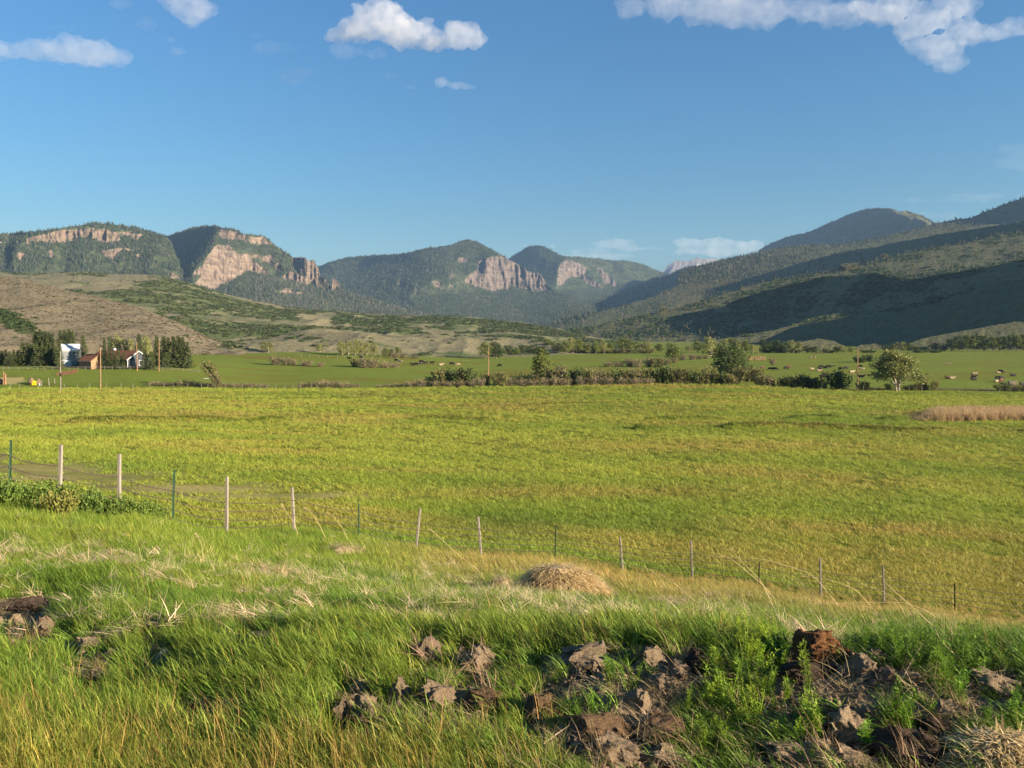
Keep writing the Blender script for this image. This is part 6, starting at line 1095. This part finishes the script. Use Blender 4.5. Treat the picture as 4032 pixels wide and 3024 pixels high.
# long dry stalks bent by the wind
M_STALK = simple_mat('dry_stalk', (.52, .40, .20), .2, 20., .7); M_DSTALK = simple_mat('grey_stalk', (.16, .13, .11), .2, 20., .8)
STK = [([(3330,2420),(3200,2260),(3010,2200),(2790,2190)],0),([(3060,2425),(3000,2290),(2900,2190),(2875,2158)],0),([(3090,2400),(2990,2290),(2880,2200),(2810,2180)],0),([(3760,2480),(3640,2400),(3560,2370),(3170,2378)],0),([(3760,2490),(3690,2420),(3640,2400),(3550,2430)],0),([(3870,2680),(3700,2520),(3680,2470),(3470,2280)],0),([(3330,2480),(3250,2400),(3180,2320),(3120,2260)],1),([(3440,2400),(3370,2320),(3260,2280),(3160,2270)],0),([(3580,2450),(3530,2360),(3480,2330),(3390,2300)],0),([(3420,2480),(3380,2390),(3350,2330),(3340,2290)],0),([(3160,2540),(3080,2480),(2990,2440),(2850,2410)],0),([(2820,2420),(2740,2370),(2660,2300),(2600,2260)],0),([(1930,2320),(1890,2250),(1800,2180),(1690,2080)],0),([(2640,2330),(2600,2280),(2560,2240),(2540,2240)],0),([(1290,2140),(1260,2070),(1230,2020),(1200,2000)],0),([(1380,2150),(1350,2080),(1310,2030),(1280,2020)],0),([(1180,2130),(1160,2060),(1130,2020),(1110,1985)],0),([(780,2250),(800,2180),(790,2130),(770,2100)],0)]
for i, (P, dk) in enumerate(STK):
    X, Y = on_ground(*P[0]); Q = np.array([pt(a, b, Y + .08 * j) for j, (a, b) in enumerate(P)]); t = np.linspace(0, 3, 22); C4 = np.stack([np.interp(t, range(4), Q[:, j]) for j in range(3)], 1); C4 = blur(C4, 3, 0); mb = MB(); w = .0022 * max(1., Y / 7)
    mb.tube(C4 - C4[0], np.linspace(w, w * .4, 22), 4); R = (C4 - C4[0])[-5:].repeat(6, 0) + rng.normal(0, .006, (30, 3)); 
    if not dk: mb.blades(R, np.pi + rng.normal(0, .7, 30), rng.uniform(.6, 1.5, 30), .022 * Y / 6, .0025 * Y / 6, .5, 2, .5)
    x0 = P[0][0]; prop(mb.obj('dry_grass_stalk', M_DSTALK if dk else M_STALK, loc=tuple(C4[0])), 'dark grey dead stalk leaning among the pale ones' if dk else ('long pale dry stalk bent by wind, ' + ('on the left bank below the fence' if x0 < 1000 else 'near the leaning fence stakes' if x0 < 1500 else 'left of the straw mound' if x0 < 2000 else f'right of the straw mound, {ORD[i if i < 6 else i - 1]} arching one')), 'grass stalk', 'long dry grass stalks')
# bushes at the left fence and reeds on the right
plant('cotton', 0, 0, 0, 0, '', '', '', '', 1.) if False else None
KIT['gweed'] = [kit(shrub(1000 + k, .5, .9, 2600, .02, 0, .2, 46), (M_LEAF['weed'], M_LEAF['weed']), .5, .9) for k in range(3)]; KIT['ysage'] = [kit(shrub(1010, .4, .7, 1600, .022, 0, .1, 50), (M_LEAF['sage'], M_LEAF['sage']), .4, .7)]; WF.update(gweed=1.1, ysage=1.1)
for i, (px, vb, vt, w, Y) in enumerate([(-10,2030,1880,220,14.),(110,2040,1905,200,14.5),(200,2035,1900,190,15.2),(330,2050,1925,180,15.4),(430,2060,1960,150,15.8),(540,2080,1985,160,16.2),(600,2080,2000,120,16.6)]):
    plant('gweed', px, vb, vt, w, 'weed_bush', 'dark green weed bush along the left fence, ' + ('leftmost' if i == 0 else 'rightmost' if i == 6 else ORD[i] + ' from left'), 'bush', 'weed bushes along the left fence', Y)
plant('ysage', 225, 2050, 1962, 150, 'yellow_sage', 'yellow green sage bush below the second fence stake', 'bush', None, 13.6)
RD = [proto(clump(680 + k, 60, .5, (.7, 1.5), .03, (.02, .35), (.1, .5), 1.5), 'reed', M_GRASS) for k in range(4)]
N = 1500; px = rng.uniform(3570, 4400, N); v = rng.uniform(1628, 1660, N); G = [on_ground(a, b) for a, b in zip(px, v)]; X, Y = np.array([g[0] for g in G]), np.array([g[1] for g in G]); s = rng.uniform(.8, 1.35, N) * sstep(3560, 3720, px) + .15
t = rng.random((N, 1)); lay('reeds', X, Y, RD, s, (np.array((.30, .215, .10)) * (1 - t) + np.array((.44, .33, .17)) * t) * jit((1, 1, 1), N, .2), .08, label='patch of tan brown reeds on the right of the meadow', yaw=3.)
k = rng.random(N) < .12; lay('reeds', X[k], Y[k] + 1., RD, s[k] * .9, jit((.10, .10, .03), int(k.sum())), .08, label='green shoots in the reed patch', yaw=3.)
# ---------------- clouds: closed volumes high above the haze ----------------
def cloud(name, label, blobs, Yd, dens, vox, amp, seed, group=None):
    r = np.random.default_rng(seed); mb = MB(); V, Fa = ico(2)
    for px, v, rx, rv in blobs:
        c = np.array(pt(px, v, Yd)); s = Yd / F
        mb.add(V * np.array([rx * s, min(rx, rv * 1.6) * s, rv * s]) + c, Fa)
        for k in range(9):
            d = r.normal(size=3); d /= np.linalg.norm(d); d[2] = d[2] * .8 + .1; q = r.uniform(.35, .6); mb.add(V * np.array([rx, min(rx, rv * 1.6), rv]) * s * q + c + d * np.array([rx, rv, rv]) * s * .8, Fa)
    o = mb.obj(name, None); m = o.modifiers.new('r', 'REMESH'); m.mode = 'VOXEL'; m.voxel_size = vox * Yd / F
    dg = bpy.context.evaluated_depsgraph_get(); me = bpy.data.meshes.new_from_object(o.evaluated_get(dg)); o.modifiers.clear()
    n = len(me.vertices); co = np.zeros(n * 3); me.vertices.foreach_get('co', co); co = co.reshape(-1, 3); no = np.zeros(n * 3); me.vertices.foreach_get('normal', no); no = no.reshape(-1, 3)
    s = Yd / F; L = amp * 1.9 * s; q = co / (s * 75.)
    f = fbm(q[:, 0], q[:, 1], q[:, 2] + seed, oct=6, seed=seed, gain=.62); f2 = fbm(q[:, 0] * .4, q[:, 1] * .4, q[:, 2] * .4 + seed + 3, oct=2, seed=seed + 5); co = co + no * (L * (1.5 * f + .8 * f2))[:, None]
    me.vertices.foreach_set('co', co.ravel()); me.update()
    nt = NT(name + '_vapour'); vs = nt.n('ShaderNodeVolumePrincipled'); vs.inputs['Color'].default_value = (.93, .93, .945, 1); vs.inputs['Density'].default_value = dens * ((.26 if dens > .012 else .17) if Yd < 9000 else .75); vs.inputs['Anisotropy'].default_value = .2; nz_ = nt.noise(1. / (s * 45.), 5, nt.pos(), .6); nt.set(vs.inputs['Density'], nt.math('MULTIPLY', nt.ramp(nz_, [(.30, .15), (.70, 1.5)]), vs.inputs['Density'].default_value)); nt.t.links.new(vs.outputs[0], nt.out.inputs['Volume'])
    me.materials.clear(); me.materials.append(nt.m); o.data = me; prop(o, label, 'cloud', group, 'thing'); return o
cloud('cloud', 'long flat grey white cloud at the left photo edge', [(-60,200,120,40),(90,195,150,42),(250,205,140,45),(400,215,95,42),(460,235,45,28),(60,110,25,14)], 6500, .010, 9, 14, 1)
cloud('cloud', 'white cloud cut by the top edge, second from the left', [(690,-10,90,40),(770,40,90,45),(840,45,50,30),(760,100,40,30)], 6500, .010, 8, 16, 2)
cloud('cloud', 'biggest bright cumulus with a peaked top left of the middle', [(1430,110,110,60),(1500,70,90,75),(1560,120,130,55),(1480,30,50,40),(1660,150,90,35),(1350,130,60,35)], 6200, .016, 8, 20, 3)
cloud('cloud', 'round white puff right of the big peaked cumulus', [(1810,140,62,42),(1860,150,48,28),(1740,165,60,18)], 6200, .014, 7, 12, 4)
cloud('cloud', 'faint hazy puff below the big cumulus', [(1150,300,55,26),(1200,280,34,24),(1120,310,30,14)], 6500, .006, 7, 12, 5)
cloud('cloud', 'small bright elongated cloud, lowest of the upper ones', [(1740,325,34,22),(1800,340,55,20),(1850,345,28,12)], 6500, .011, 6, 10, 6)
cloud('cloud', 'thin grey wisp left of the big cumulus', [(1080,185,90,12),(1180,190,50,10),(1010,140,30,9)], 6500, .0032, 7, 10, 7)
cloud('cloud', 'two tiny faint puffs between the left clouds', [(676,157,22,14),(708,207,38,16)], 6500, .006, 6, 8, 8)
cloud('cloud', 'small faint wisp left of the lowest bright cloud', [(1530,300,36,10),(1620,345,28,9)], 6500, .004, 6, 8, 9)
cloud('cloud', 'long grey cloud along the top edge on the right', [(2480,30,60,34),(2650,10,130,46),(2850,40,190,62),(3050,40,160,46),(3250,50,170,46),(3430,60,120,40)], 6200, .007, 10, 22, 10)
cloud('cloud', 'large ragged white cloud in the upper right corner', [(3500,40,120,50),(3640,110,110,50),(3700,190,110,50),(3740,235,60,30),(3850,130,130,45),(3980,130,110,40),(3780,30,110,40),(4150,150,120,50)], 6200, .008, 10, 22, 11)
cloud('cloud', 'thin veil trailing below the big peaked cumulus', [(1380,200,60,22),(1450,215,60,18)], 6600, .004, 8, 14, 16)
cloud('cloud', 'faint wisps at the upper left between the white clouds', [(570,95,40,16),(470,15,60,14),(240,110,60,10)], 6600, .004, 8, 14, 17)
cloud('cloud', 'low wispy cloud on the horizon behind the centre peaks', [(2280,985,120,10),(2420,962,90,14),(2520,978,90,12),(2120,968,70,8),(2350,1010,170,12)], 21000, .0010, 6, 10, 12)
cloud('cloud', 'low pale cloud bank above the far snowy peak', [(2760,958,100,16),(2900,965,110,18),(2820,990,160,16),(2980,985,80,14)], 21000, .0014, 6, 10, 13)
cloud('cloud', 'faint streak of cloud above the right hillside', [(3700,790,160,10),(3900,770,170,12),(3650,850,120,10)], 21000, .0003, 8, 10, 14)
cloud('cloud', 'faint haze puff at the right edge of the sky', [(3990,590,60,25),(4010,640,90,30)], 20000, .00012, 8, 10, 15)
haze()
